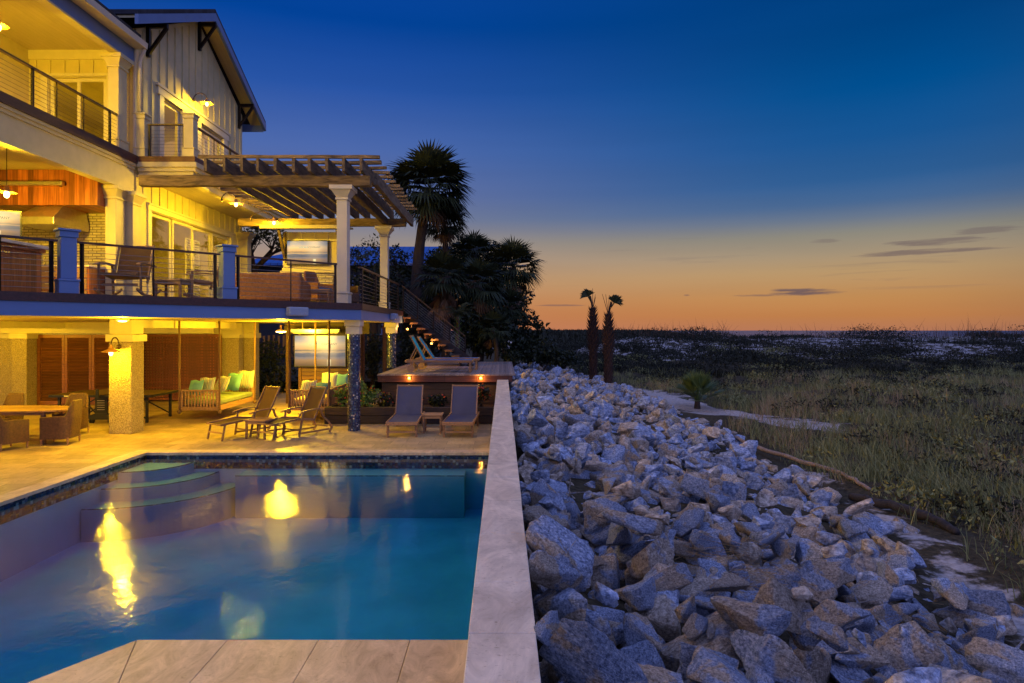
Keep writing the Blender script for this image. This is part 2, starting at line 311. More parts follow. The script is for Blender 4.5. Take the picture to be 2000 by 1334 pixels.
# ---------------- builders ----------------
class MB:
    def __init__(s): s.v=[]; s.f=[]
    def add(s,vs,fs,Mx=None):
        k=len(s.v)
        s.v+=[tuple(Mx@Vector(p)) if Mx is not None else tuple(p) for p in vs]; s.f+=[tuple(i+k for i in f) for f in fs]; return s
    def box(s,x0,x1,y0,y1,z0,z1,Mx=None):
        return s.add([(x0,y0,z0),(x1,y0,z0),(x1,y1,z0),(x0,y1,z0),(x0,y0,z1),(x1,y0,z1),(x1,y1,z1),(x0,y1,z1)],
          [(0,3,2,1),(4,5,6,7),(0,1,5,4),(1,2,6,5),(2,3,7,6),(3,0,4,7)],Mx)
    def beam(s,p,q,w,h,up=(0,0,1)):
        p,q=Vector(p),Vector(q); d=q-p; L=d.length; d.normalize(); up=Vector(up)
        if abs(d.dot(up))>.98: up=Vector((1,0,0))
        x=d.cross(up).normalized(); z=x.cross(d)
        Mx=Matrix(((x[0],d[0],z[0],p[0]),(x[1],d[1],z[1],p[1]),(x[2],d[2],z[2],p[2]),(0,0,0,1)))
        return s.box(-w/2,w/2,0,L,-h/2,h/2,Mx)
    def tube(s,pts,r,n=8,cap=True):
        pts=[Vector(p) for p in pts]; rs=r if isinstance(r,(list,tuple)) else [r]*len(pts); k=len(s.v); u=None
        for i,p in enumerate(pts):
            t=(pts[min(i+1,len(pts)-1)]-pts[max(i-1,0)]).normalized()
            if u is None: u=t.orthogonal().normalized()
            u=(u-t*u.dot(t)).normalized(); w=t.cross(u)
            for j in range(n):
                a=2*math.pi*j/n; s.v.append(tuple(p+(u*math.cos(a)+w*math.sin(a))*rs[i]))
        for i in range(len(pts)-1):
            for j in range(n):
                a=k+i*n+j; b=k+i*n+(j+1)%n; s.f.append((a,b,b+n,a+n))
        if cap: s.f.append(tuple(k+j for j in range(n))[::-1]); s.f.append(tuple(k+(len(pts)-1)*n+j for j in range(n)))
        return s
    def lathe(s,prof,c=(0,0,0),n=20,Mx=None):
        k=len(s.v); vs=[]
        for r,z in prof:
            for j in range(n):
                a=2*math.pi*j/n; p=Vector((r*math.cos(a),r*math.sin(a),z)); p=(Mx@p if Mx is not None else p)+Vector(c); vs.append(tuple(p))
        s.v+=vs
        for i in range(len(prof)-1):
            for j in range(n):
                a=k+i*n+j; b=k+i*n+(j+1)%n; s.f.append((a,b,b+n,a+n))
        return s
    def prism(s,poly,axis,a,b):
        n=len(poly); k=len(s.v)
        for t in (a,b):
            for (p,q) in poly:
                s.v.append({0:(t,p,q),1:(p,t,q),2:(p,q,t)}[axis])
        s.f.append(tuple(range(k,k+n))[::-1]); s.f.append(tuple(range(k+n,k+2*n)))
        for i in range(n):
            j=(i+1)%n; s.f.append((k+i,k+j,k+n+j,k+n+i))
        return s
    def sphere(s,c,rx,ry,rz,n=12,m=8,e=1.):
        pr=[]
        k=len(s.v)
        for i in range(m+1):
            t=-math.pi/2+math.pi*i/m
            for j in range(n):
                a=2*math.pi*j/n
                f=lambda v:math.copysign(abs(v)**e,v)
                s.v.append((c[0]+rx*f(math.cos(t))*f(math.cos(a)),c[1]+ry*f(math.cos(t))*f(math.sin(a)),c[2]+rz*f(math.sin(t))))
        for i in range(m):
            for j in range(n):
                a=k+i*n+j; b=k+i*n+(j+1)%n; s.f.append((a,b,b+n,a+n))
        return s
    def build(s,name,mat,parent=None,world=True,smooth=False,bevel=0.,fix=True):
        me=bpy.data.meshes.new(name)
        off=Vector((0,0,0))
        if parent is not None and world:
            off=parent.location.copy()
            if parent.parent is not None: off+=parent.parent.location
        me.from_pydata([tuple(Vector(v)-off) for v in s.v],[],s.f)
        if fix:
            bm=bmesh.new(); bm.from_mesh(me); bmesh.ops.recalc_face_normals(bm,faces=bm.faces); bm.to_mesh(me); bm.free()
        if smooth: me.polygons.foreach_set('use_smooth',[True]*len(me.polygons))
        me.materials.append(mat); o=bpy.data.objects.new(name,me); COL.objects.link(o)
        if parent is not None: o.parent=parent
        if bevel:
            b=o.modifiers.new('bevel','BEVEL'); b.width=bevel; b.segments=2; b.limit_method='ANGLE'; b.angle_limit=R(40)
        return o
def tag(o,label=None,cat=None,group=None,kind=None):
    for k,v in (('label',label),('category',cat),('group',group),('kind',kind)):
        if v: o[k]=v
    return o
def thing(name,label,cat,loc=(0,0,0),rz=0.,group=None):
    o=bpy.data.objects.new(name,None); COL.objects.link(o); o.location=loc; o.rotation_euler=(0,0,rz); o.empty_display_size=.2
    return tag(o,label,cat,group)
KIDS={}
def kids(o): return [c for c in bpy.data.objects if c.parent==o]
def dup(o,loc=None,rz=None,label=None,group=None,parent=None,scale=None):
    c=o.copy(); COL.objects.link(c)
    if loc is not None: c.location=loc
    if rz is not None: c.rotation_euler=(0,0,rz)
    if scale: c.scale=(scale,)*3
    if label: c['label']=label
    if group: c['group']=group
    if parent is not None: c.parent=parent
    for ch in kids(o): dup(ch,parent=c)
    return c
def struct(name,mb,mat,**k): return tag(mb.build(name,mat,**k),kind='structure')
def point(parent,loc,power,r=.06,col=WARM,world=True):
    l=bpy.data.lights.new('lamp_light','POINT'); l.energy=power*LG; l.color=col; l.shadow_soft_size=r
    o=bpy.data.objects.new('lamp_light',l); COL.objects.link(o); o.parent=parent
    off=parent.location if world else Vector((0,0,0)); o.location=Vector(loc)-off; return o
def X_(u,Y): return (u-982)*Y/F
def Z_(v,Y): return HC+(645-v)*Y/F
# ================= TERRAIN =================
def sm(t): t=np.clip(t,0,1); return t*t*(3-2*t)
def vnoise(x,y,s,seed=0.):
    "cheap smooth value noise from sines"
    return (np.sin(x*s*1.3+seed+1.7*np.sin(y*s*.7+seed*2))+np.sin(y*s*1.1-seed*1.3+1.9*np.sin(x*s*.6+seed))+.6*np.sin((x+y)*s*2.1+seed*3+np.sin(x*s)))/2.6
def edge_x(y): return np.interp(y,[0,5.5,8,10.6,16,22,28,36,44],[4.0,4.5,5.1,5.5,5.75,5.5,5.0,3.6,1.5])
def outer(y): return np.interp(y,[0,11,18,28,34],[-.5,-.45,-.22,.0,.1])
def inner(y): return np.interp(y,[0,8,20,34,40],[.62,.66,.9,.85,.3])
def terr(x,y):
    x=np.asarray(x,float); y=np.asarray(y,float)
    ex=edge_x(y); t=np.clip((x-.15)/(ex-.15),0,1)
    slope=inner(y)*(1-t)+outer(y)*t
    hum=.15*vnoise(x,y,.8,1.)+.06*vnoise(x,y,2.3,4.)+.12*vnoise(x,y,.35,9.)
    h=slope+hum*sm((x-ex)/2+.3)
    h=h+.25*sm((x-ex-2)/8)*sm((y-5)/20)*(1+vnoise(x,y,.25,2.))*.6
    yc=57+5*vnoise(x,0*y,.05,3.)
    crest=1.82+.46*vnoise(x,y,.09,5.)+.22*vnoise(x,y,.3,6.)+.38*np.exp(-((x-17)/5.)**2)
    w=np.where(y<yc,13.,12.)
    dune=np.exp(-((y-yc)/w)**2*(1.))
    mask=sm((x-3)/9)
    h=h*(1-dune*mask)+crest*dune*mask+dune*mask*.9*vnoise(x,y,.30,8.)*sm((yc-y)/12)
    # low land far left, beach and seabed beyond the dunes
    far=sm((y-72)/30); farh=np.where(x<26+ (y-70)*.14, .9+1.0*sm((y-60)/110)+.15*vnoise(x,y,.08,2.), -2.2)
    h=h*(1-far)+farh*far
    h=np.where(y>520,-3.,h)
    h=np.where(x<.2,np.minimum(h,np.where(y<25,.30,.45)),h)
    return h
def grid_mesh(name,xs,ys,mat):
    X,Y=np.meshgrid(xs,ys); Z=terr(X,Y); nx,ny=len(xs),len(ys)
    v=np.stack([X,Y,Z],-1).reshape(-1,3)
    i=np.arange(nx*ny).reshape(ny,nx); f=np.stack([i[:-1,:-1],i[:-1,1:],i[1:,1:],i[1:,:-1]],-1).reshape(-1,4)
    cx=X[:-1,:-1].reshape(-1); cy=Y[:-1,:-1].reshape(-1)
    cx2=X[1:,1:].reshape(-1)
    keep=~((cx<.13)&(cy<26.2))       # pool terrace stands here
    f=f[keep]
    me=bpy.data.meshes.new(name); me.from_pydata(v.tolist(),[],f.tolist())
    me.polygons.foreach_set('use_smooth',[True]*len(me.polygons))
    # bare sand mask
    pts=[(5.2,29),(5.9,25.5),(6.8,21.5),(8.6,18.4)]
    D=np.full(X.shape,9.)
    for (a,b),(c,d) in zip(pts[:-1],pts[1:]):
        t=np.clip(((X-a)*(c-a)+(Y-b)*(d-b))/((c-a)**2+(d-b)**2),0,1); D=np.minimum(D,np.hypot(X-a-t*(c-a),Y-b-t*(d-b)))
    s=np.clip(1.05-D/1.7,0,1)*.95
    ex=edge_x(Y); s=np.maximum(s,np.clip(.72-abs(X-ex-.5)/1.3,0,1)*(Y<14)*.75)
    s=np.maximum(s,.48*((Y>40)&(Y<80)&(X>4)&(Z>.6)))
    s=np.maximum(s,.9*((Y>80)&(Z<-.3)))
    at=me.attributes.new('sand','FLOAT','POINT'); at.data.foreach_set('value',s.reshape(-1).astype(np.float32))
    me.materials.append(mat); o=bpy.data.objects.new(name,me); COL.objects.link(o); return o
xs=np.concatenate([np.array([-3000,-1200,-500,-220,-120,-80]),np.arange(-60,-2,3.),np.arange(-2,.13,.5),np.array([.14]),np.arange(.4,16,.22),np.arange(16,60,.6),np.arange(60,140,3.),np.array([160,200,280,400,700,1400,3500])])
ys=np.concatenate([np.array([-60,-20,-6]),np.arange(0,26,.25),np.array([26.25]),np.arange(26.6,76,.4),np.arange(76,130,3.),np.array([140,160,200,260,340,450,520,700])])
tag(grid_mesh('ground',xs,ys,M['ground']),kind='structure')
mb=MB().add([(-6000,95,-1.6),(9000,95,-1.6),(9000,9000,-1.6),(-6000,9000,-1.6)],[(0,1,2,3)]); struct('sea',mb,M['sea'])

# ================= POOL AND TERRACE =================
LX,RX,FY,NY=-7.26,-.155,13.33,5.27
WZ=-.085
px=lambda: None
diag=[(-2.94,5.27),(-7.26,-1.37)]
mb=MB()
def slab(poly,z0,z1,m=mb): m.prism(poly,2,z0,z1)
slab([(-40,FY+.32),(RX,FY+.32),(RX,40),(-40,40)],-.3,0)
slab([(-40,-8),(LX-.32,-8),(LX-.32,FY+.32),(-40,FY+.32)],-.3,0)
slab([(-2.7,4.6),(-.155,4.6),(-.155,-8),(-7.26,-8),(-7.26,-2.36)],-.3,0)
struct('terrace_paving',mb,M['patio'])
mb=MB()
J=.002
e=[-.155,-.745,-1.48,-2.21,-2.94]
for a,b in zip(e[:-1],e[1:]):
    if b>-2.9: mb.prism([(b+J,4.6),(a-J,4.6),(a-J,NY),(b+J,NY)],2,-.045,.012)
    else: mb.prism([(-2.70,4.6),(a-J,4.6),(a-J,NY),(-2.94,NY)],2,-.045,.012)
d=Vector((-.545,-.838)); a=Vector((-2.94,5.27)); b=Vector((-2.70,4.6)); L=0
while L<7.2:
    p0=a+d*(L+.006); p1=a+d*(L+.9); q1=b+d*(L+.9); q0=b+d*(L+.006)
    mb.prism([tuple(q0),tuple(p0),tuple(p1),tuple(q1)],2,-.045,.012); L+=.9
struct('near_coping',mb,M['copet'],bevel=.004)
mb=MB(); x=LX
while x<RX-.05:
    x2=min(x+.61,RX); mb.box(x+J,x2-J,FY,FY+.32,-.045,.012); x=x2
y=FY+.32
while y>-8: mb.box(LX-.32,LX,y-.61+J,y-J,-.045,.012); y-=.61
struct('far_coping',mb,M['copet'],bevel=.004)
# tile band below the coping, walls and floor of the basin
mb=MB()
mb.box(LX,RX,FY+.02,FY+.06,-.32,-.046); mb.box(LX-.06,LX-.02,-8,FY,-.32,-.046)
mb.box(-2.9,RX,NY-.06,NY-.02,-.32,-.046)
struct('waterline_tile',mb,M['band'])
mb=MB()
mb.box(LX-.3,RX+.1,-8,FY+.3,-1.3,-1.15); mb.box(LX-.1,RX,FY+.03,FY+.2,-1.6,-.321); mb.box(LX-.3,LX-.03,-8,FY,-1.6,-.321); mb.box(RX+.01,RX+.1,4,FY,-1.6,-.05)
mb.box(-2.9,RX,NY-.2,NY-.03,-1.6,-.321)
struct('pool_basin',mb,M['plaster'])
mb=MB()
def arcpts(r,n=28): return [(LX+r*math.sin(R(90)*i/n),FY-r*math.cos(R(90)*i/n)) for i in range(n+1)]
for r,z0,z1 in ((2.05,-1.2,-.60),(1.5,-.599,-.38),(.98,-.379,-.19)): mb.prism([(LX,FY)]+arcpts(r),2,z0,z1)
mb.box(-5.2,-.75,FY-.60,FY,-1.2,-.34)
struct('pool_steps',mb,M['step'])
mb=MB()
for r,z in ((2.03,-.597),(1.48,-.377),(.96,-.187)): mb.tube([(x,y,z) for x,y in arcpts(r)],.014,6)
mb.tube([(-5.2,FY-.585,-.337),(-.75,FY-.585,-.337)],.014,6)
struct('step_edge_trim',mb,M['band'])
mb=MB().prism([(RX+.005,NY-.025),(RX+.005,FY+.025),(LX-.025,FY+.025),(LX-.025,-7.9),(-7.28,-1.37),(-2.94,NY-.025)],2,-1.16,WZ)
tag(mb.build('pool_water',M['water']),kind='structure')
# inner filler below near deck so nothing shows through
# boundary wall with coping slabs
w=thing('boundary_wall','low straight pool wall capped with pale travertine slabs beside the rocks','wall',(0,10,0))
MB().box(-.12,.125,1.0,18.55,-.7,1.06).build('wall_core',M['stucco'],w)
mb=MB(); y=1.2
joints=[2.2,3.03,3.65,4.53,5.4,6.25,7.0,7.85,8.7,9.55,10.4,11.25,12.1,12.95,13.8,14.65,15.5,16.35,17.2,18.0,18.57]
for a,b in zip(joints[:-1],joints[1:]): mb.box(-.157+random.uniform(-.002,.002),.154+random.uniform(-.002,.002),a+.003,b-.003,1.061,1.10+random.uniform(-.0015,.0015))
mb.build('coping_slab',M['cope'],w,bevel=.004)

# ================= WOODEN PLATFORM AND PLANTER =================
PZ=1.25
pf=thing('sun_platform','raised timber sunbathing platform of grey boards beyond the pool loungers','platform',(-1.65,22,0))
mb=MB(); x=-3.56
while x<.25: mb.box(x+.003,x+.137,18.55,26.1,PZ-.04,PZ); x+=.14
mb.build('deck_board',M['deckb'],pf,bevel=.003)
MB().box(-3.54,.27,18.60,18.65,PZ-.22,PZ-.042).box(.23,.28,18.66,26.1,PZ-.22,PZ-.042).box(-3.56,-3.51,18.66,26,PZ-.22,PZ-.042).build('fascia_board',M['iped'],pf)
mb=MB()
for z in (0,.2,.4,.6,.8): mb.box(-3.45,.20,18.70,18.78,z+.004,z+.196)
mb.box(-3.45,.2,18.79,26,0,.99).build('skirt_board',M['dwood'],pf)
MB().box(-3.56,-1.2,25.6,25.75,PZ+.002,PZ+.12).build('rear_kerb',M['iped'],pf)
for i,(u,lab) in enumerate(((799,'left'),(939,'right'))):
    x=X_(u,18.56); t=thing('step_light','small glowing amber light on the %s half of the platform front board'%lab,'step light',(x,18.58,PZ-.10),0,'amber lights along the platform front')
    MB().box(x-.05,x+.05,18.57,18.6,PZ-.15,PZ-.05).build('housing',M['bronze'],t)
    MB().box(x-.028,x+.028,18.555,18.572,PZ-.12,PZ-.075).build('lens',M['bulbo'],t)
    point(t,(x,18.5,PZ-.12),3,.02,(1,.42,.06))
pl=thing('planter_bed','dark stacked timber planter bed filled with mulch in front of the platform','planter',(-2.5,17.9,0))
mb=MB()
for k in range(2): mb.box(-4.75,-.22,17.45,17.58,.01+.225*k,.225+.22*k)
mb.box(-4.75,-4.62,17.59,18.5,.01,.44); mb.box(-.24,-.17,17.59,18.5,.01,.44)
mb.build('timber_wall',M['dwood'],pl,bevel=.006)
MB().box(-4.61,-.25,17.59,18.69,.01,.38).build('mulch',M['soil'],pl)

# ================= RAISED DECK =================
DZ=3.154
C0=Vector((-3.48,16.1)); E0=Vector((-8.36,10.9)); dv=(E0-C0).normalized(); nv=Vector((-dv[1],dv[0]))
if nv[1]>0: nv=-nv   # outward normal (towards pool)
EX=C0+dv*15.5
def ep(u,inset=.12):
    "point on the deck edge line (inset) seen at column u"
    o=C0-nv*inset; k=(u-982)/F
    t=(k*o[1]-o[0])/(dv[0]-k*dv[1]); return o+dv*t
dk=thing('raised_deck','wide raised timber deck on columns carrying the outdoor lounge','deck',(-8,17,0))
poly=[tuple(C0),(-3.48,22.7),(-8.4,22.7),(-8.4,26),(-22,26),(-22,EX[1]),tuple(EX)]
def inset(p,o):  # shift front edge/right side inwards by o
    a=C0-nv*o; 
    return [(a[0]-o*0,a[1]),(-3.48-o,22.7-o),(-8.4,22.7-o),(-8.4,26),(-22,26),(-22,EX[1]),(EX-nv*o)[:] ]
pi=[tuple(Vector((-3.48-.06,16.1-nv[1]*.0))+Vector((0,.12))),(-3.54,22.64),(-8.4,22.64),(-8.4,26),(-22,26),(-22,EX[1]),tuple(EX-nv*.08)]
MB().prism(pi,2,2.76,DZ-.006).build('floor_frame',M['ceil'],dk)
MB().prism([tuple(Vector((-3.56,16.25))),(-3.56,22.6),(-8.4,22.6),(-8.4,26),(-22,26),(-22,EX[1]),tuple(EX-nv*.1)],2,DZ-.004,DZ).build('deck_board',M['deckb'],dk)
def strip(m,p,q,th,z0,z1,out=0.):
    "vertical board along p->q, outer face offset out"
    p,q=Vector(p),Vector(q); d=(q-p).normalized(); n=Vector((d[1],-d[0]))
    a=p+n*out; b=q+n*out; a2=a-n*th; b2=b-n*th
    m.prism([tuple(a),tuple(b),tuple(b2),tuple(a2)],2,z0,z1)
# outward normal must be (+x,-y): for EX->C0 direction
mb=MB(); strip(mb,EX,C0,.06,3.0,DZ+.002,.03); strip(mb,C0,(-3.48,22.7),.06,3.0,DZ+.002,.03)
mb.build('edge_trim',M['ipe'],dk)
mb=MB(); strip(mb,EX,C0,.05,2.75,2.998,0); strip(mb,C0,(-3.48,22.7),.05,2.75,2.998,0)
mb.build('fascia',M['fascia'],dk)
# ceiling beams under deck
mb=MB()
for (a,b) in (((-9.2,15.9),(-9.2,22.)),((-14.6,9),(-14.6,22))): mb.beam((a[0],a[1],2.66),(b[0],b[1],2.66),.5,.2)
mb.box(-22,-9.6,21.5,21.75,2.4,2.759)
mb.build('ceiling_beam',M['cream'],dk)
def tilecol(cx,cy,zb,r=.155):
    c=MB().lathe([(r,zb),(r,2.42)],(cx,cy,0),32).build('tiled_column',M['tile'],dk,smooth=True)
    MB().box(cx-.2,cx+.2,cy-.2,cy+.2,2.60,2.758).box(cx-.17,cx+.17,cy-.17,cy+.17,2.40,2.598).build('capital',M['white'],c,bevel=.008)
tilecol(-3.71,16.35,0); tilecol(-3.72,21.9,1.25)
# stucco columns
def stcol(x0,x1,y0,y1,zt=2.76,name='stucco_column'):
    c=MB().box(x0,x1,y0,y1,0,2.22).build(name,M['stucco'],dk,bevel=.02)
    MB().box(x0-.05,x1+.05,y0-.05,y1+.05,2.222,2.40).box(x0+.01,x1-.01,y0+.01,y1-.01,2.402,zt).build('capital',M['cream'],c,bevel=.01)
stcol(-9.48,-8.93,15.76,16.32)
stcol(-10.1,-9.35,23.2,23.9); stcol(-9.34,-8.95,23.6,24.1)
stcol(-16.05,-15.55,21.4,22.0,2.3)
stcol(-18.6,-16.06,21.75,22.2,2.3)
# rails
def railing(parent,p,q,z=DZ,h=.93,posts=(),thin=(),nc=8,world=True,zq=None,name='cable_railing',caprail=True):
    p,q=Vector((p[0],p[1])),Vector((q[0],q[1])); zq=z if zq is None else zq
    P=lambda t,dz:(p[0]+(q[0]-p[0])*t,p[1]+(q[1]-p[1])*t,z+(zq-z)*t+dz)
    top=MB().beam(P(0,h),P(1,h),.085,.035).build(name,M['bronze' if not caprail else 'ipe'],parent)
    for t in posts: MB().beam(P(t,0),P(t,h-.02),.05,.05,(0,1,0)).build('post',M['metal'],top,world=True)
    for t in thin: MB().beam(P(t,0),P(t,h-.02),.022,.022,(0,1,0)).build('stiffener',M['metal'],top)
    m=MB()
    for i in range(nc): m.tube([P(0,.09+i*(h-.16)/nc),P(1,.09+i*(h-.16)/nc)],.0056,5)
    m.build('cable',M['cable'],top)
    return top
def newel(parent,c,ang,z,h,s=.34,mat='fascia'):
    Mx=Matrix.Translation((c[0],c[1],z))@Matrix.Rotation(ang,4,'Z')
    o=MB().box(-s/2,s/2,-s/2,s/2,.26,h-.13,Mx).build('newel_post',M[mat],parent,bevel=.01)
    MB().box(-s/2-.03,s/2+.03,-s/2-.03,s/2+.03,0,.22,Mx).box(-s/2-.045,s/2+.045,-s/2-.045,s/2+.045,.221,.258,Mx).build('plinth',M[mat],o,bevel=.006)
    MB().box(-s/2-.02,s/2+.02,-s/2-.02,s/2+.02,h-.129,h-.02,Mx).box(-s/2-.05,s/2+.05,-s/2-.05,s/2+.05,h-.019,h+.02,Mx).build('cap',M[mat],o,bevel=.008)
ang=0.
def seg(u0,u1,ps,th):
    a,b=ep(u0),ep(u1); f=lambda u:(ep(u)-a).length/(b-a).length
    railing(dk,a,b,posts=[f(u) for u in ps],thin=[f(u) for u in th])
seg(-260,112,(-100,100),(0,)); seg(150,429,(160,420),(300,)); seg(457,657,(465,655),(568,))
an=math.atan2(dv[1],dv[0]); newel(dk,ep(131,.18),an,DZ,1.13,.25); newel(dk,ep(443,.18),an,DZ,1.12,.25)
railing(dk,(-3.6,16.5),(-3.6,22.6),posts=(.04,.33,.66,.985),thin=(),nc=8,caprail=False)
for (u,lab,y) in ((581,'white box speaker hung on the deck fascia left of the tiled corner column',None),(760,'white box speaker on the short side fascia of the deck',20.4)):
    if y is None: p=ep(u,-.10); a=math.atan2(dv[1],dv[0]); 
    else: p=Vector((-3.38,y)); a=math.pi/2
    t=thing('outdoor_speaker',lab,'speaker',(p[0],p[1],2.92),a+(math.pi if y is None else 0),'outdoor speakers')
    MB().box(-.24,.24,-.09,.09,-.10,.10).build('cabinet',M['spk'],t,world=False,bevel=.03); MB().box(-.02,.02,.09,.16,-.03,.03).build('bracket',M['black'],t,world=False)

# ================= STAIRCASE =================
st=thing('deck_staircase','dark timber staircase with cable railings leading down from deck to platform','staircase',(-2.4,23.3,PZ))
mb=MB(); n=10
for i in range(n):
    z=DZ-(i+1)*(DZ-PZ)/n; x=-3.46+i*.24
    mb.box(x,x+.27,22.75,24.0,z-.07,z)
mb.build('tread',M['browns'],st,bevel=.005)
mb=MB()
for i in range(n):
    z=DZ-(i+1)*(DZ-PZ)/n; x=-3.46+i*.24; mb.box(x+.02,x+.04,22.77,23.98,z-(DZ-PZ)/n,z-.041) if i<n-1 else None
mb.build('riser',M['browns'],st)
MB().beam((-3.5,24.03,3.0),(-1.1,24.03,1.3),.05,.26).build('stringer',M['dwood'],st)
railing(st,(-3.70,24.08),(-1.38,24.08),z=DZ+.05,zq=PZ+.10,posts=(.02,.25,.5,.75,1.),nc=8,caprail=False)
for u,v,lab in ((796,643,'upper'),(843,671,'lower')):
    x,z=X_(u,22.68),Z_(v,22.68); t=thing('step_light','small amber light glowing at the %s end of the staircase side'%lab,'step light',(x,22.66,z),0,'amber lights on the staircase')
    MB().box(x-.05,x+.05,22.64,22.69,z-.04,z+.04).build('housing',M['bronze'],t); MB().box(x-.03,x+.03,22.625,22.64,z-.02,z+.02).build('lens',M['bulbo'],t)
    point(t,(x,22.5,z+.06),5,.02,(1,.45,.08))

# ================= HOUSE =================
hs=thing('beach_house','cream beach house with board and batten gable, balconies and yellow lit rooms','house',(-12,20,0))
XW,F2,BY=-10.3,7.36,18.4
def wallx(m,x0,x1,y0,y1,z0,z1,ops):
    "wall parallel to Y with openings (ya,yb,za,zb)"
    ops=sorted(ops); y=y0
    for (a,b,c,d) in ops:
        if a>y: m.box(x0,x1,y,a,z0,z1)
        if c>z0: m.box(x0,x1,a,b,z0,c)
        if d<z1: m.box(x0,x1,a,b,d,z1)
        y=b
    if y<y1: m.box(x0,x1,y,y1,z0,z1)
mb=MB()
lo=(19.15,24.75,DZ,5.98); up=[(19.85,21.0,F2,9.52),(22.3,24.1,F2,9.52)]
wallx(mb,XW-.2,XW,18.42,25.9,DZ,6.95,[lo])
wallx(mb,XW-.2,XW,18.42,25.9,6.952,10.6,up)
mb.prism([(18.42,10.602),(25.9,10.602),(25.9,10.98),(22.16,12.95),(18.42,10.98)],0,XW-.2,XW)
mb.box(-16,-10.502,25.7,25.9,DZ,10.6); mb.box(-16.2,-16,BY,25.9,DZ,10.6)
# front wall of the wing above balcony floor with sliding door opening
mb.box(-16,-12.75,BY+.002,BY+.2,6.96,10.6); mb.box(-11.12,-10.502,BY+.002,BY+.2,6.96,10.6); mb.box(-12.748,-11.122,BY+.002,BY+.2,9.6,10.6); mb.box(-12.748,-11.122,BY+.002,BY+.2,6.96,F2)
mb.build('wall',M['cream'],hs)
MB().box(-16,-10.45,BY+.002,BY+.2,DZ,6.94).build('brick_wall',M['brick'],hs)
# battens
def bat(*a): MB().box(*a).build('batten',M['cream'],hs)
y=18.75
while y<25.9:
    zt=10.98+min(y-18.42,25.9-y)*.527-.12
    segs=[(7.36,zt)]
    if 19.5<y<24.5: segs=[(9.93,zt)]
    elif y<19.5: segs=[(7.36,zt)]
    for a,b in segs: bat(XW,XW+.03,y-.022,y+.022,a,b)
    bat(XW,XW+.03,y-.022,y+.022,6.22,6.9)
    y+=.46
x=-13.1
while x<-10.7: bat(x-.02,x+.02,BY-.03,BY,9.72,10.08); x+=.4
mb=MB()
mb.box(XW,XW+.06,19.5,24.55,9.56,9.78).box(XW,XW+.09,19.42,24.63,9.782,9.86)
mb.box(XW,XW+.05,19.6,19.85,F2,9.558).box(XW,XW+.05,21.0,22.3,F2,9.558).box(XW,XW+.05,24.1,24.4,F2,9.558)
mb.box(XW,XW+.06,18.95,24.95,6.0,6.14).box(XW,XW+.09,18.95,25.0,6.142,6.2)
mb.box(XW,XW+.05,18.96,19.15,DZ,5.998).box(XW,XW+.05,24.75,24.95,DZ,5.998)
mb.box(-13.0,-10.95,BY-.06,BY,9.62,9.7).box(-13.3,-10.6,BY-.04,BY,10.1,10.36)
mb.box(-11.1,-10.95,BY-.05,BY,F2,9.618).box(-12.95,-12.76,BY-.05,BY,F2,9.618)
mb.box(XW-.02,XW+.04,18.3,18.45,F2,10.6)
mb.build('trim',M['white'],hs)
# doors: each leaf a part with pane
def leafx(y0,y1,z0,z1,x=XW-.06,name='glass_door'):
    f=.085; fr=MB().box(x-.04,x,y0+.004,y0+f,z0,z1).box(x-.04,x,y1-f,y1-.004,z0,z1).box(x-.04,x,y0+f,y1-f,z1-f,z1).box(x-.04,x,y0+f,y1-f,z0,z0+.18).build(name,M['white'],hs)
    MB().box(x-.024,x-.018,y0+f,y1-f,z0+.18,z1-f).build('pane',M['glass'],fr)
k=(24.75-19.15)/4
for i in range(4): leafx(19.15+k*i,19.15+k*(i+1),DZ,5.97,XW-(.06 if i%2 else .11))
leafx(19.85,21.0,F2,9.5); leafx(22.3,23.2,F2,9.5); leafx(23.2,24.1,F2,9.5)
def leafy(x0,x1,z0,z1,y):
    f=.09; fr=MB().box(x0,x0+f,y,y+.04,z0,z1).box(x1-f,x1,y,y+.04,z0,z1).box(x0+f,x1-f,y,y+.04,z1-f,z1).box(x0+f,x1-f,y,y+.04,z0,z0+.18).build('glass_door',M['white'],hs)
    MB().box(x0+f,x1-f,y+.018,y+.024,z0+.18,z1-f).build('pane',M['glass'],fr)
leafy(-12.74,-11.9,F2,9.58,BY+.06); leafy(-11.96,-11.13,F2,9.58,BY+.02)
# shutters seen inside
for (ya,yb,za,zb) in ((21.95,22.4,3.6,5.6),(22.5,22.95,3.6,5.6),(22.35,22.75,F2+.1,9.3),(23.3,23.7,F2+.1,9.3)):
    m=MB().box(XW-.34,XW-.31,ya,ya+.05,za,zb).box(XW-.34,XW-.31,yb-.05,yb,za,zb)
    z=za
    while z<zb: m.box(XW-.345,XW-.305,ya+.05,yb-.05,z,z+.045); z+=.085
    m.build('shutter',M['white'],hs)
# floors and ceilings
MB().box(-16,XW-.202,18.61,25.69,6.95,F2-.004).box(-16,XW-.202,18.61,25.69,10.4,10.5).box(-13.3,-10.5,-2,BY-.002,F2-.1,F2-.01).build('floor_slab',M['cream'],hs)
MB().box(-16,XW-.202,18.61,25.69,DZ+.001,DZ+.03).build('room_floor',M['teakx'],hs)
# room contents glimpsed through the panes
MB().box(-13.6,-11.2,21.2,22.4,DZ+.03,DZ+.85).build('kitchen_counter',M['cream'],hs,bevel=.02)
MB().box(-15.9,-15.7,20,24.5,4.4,6.2).build('wall_cabinet',M['white'],hs)
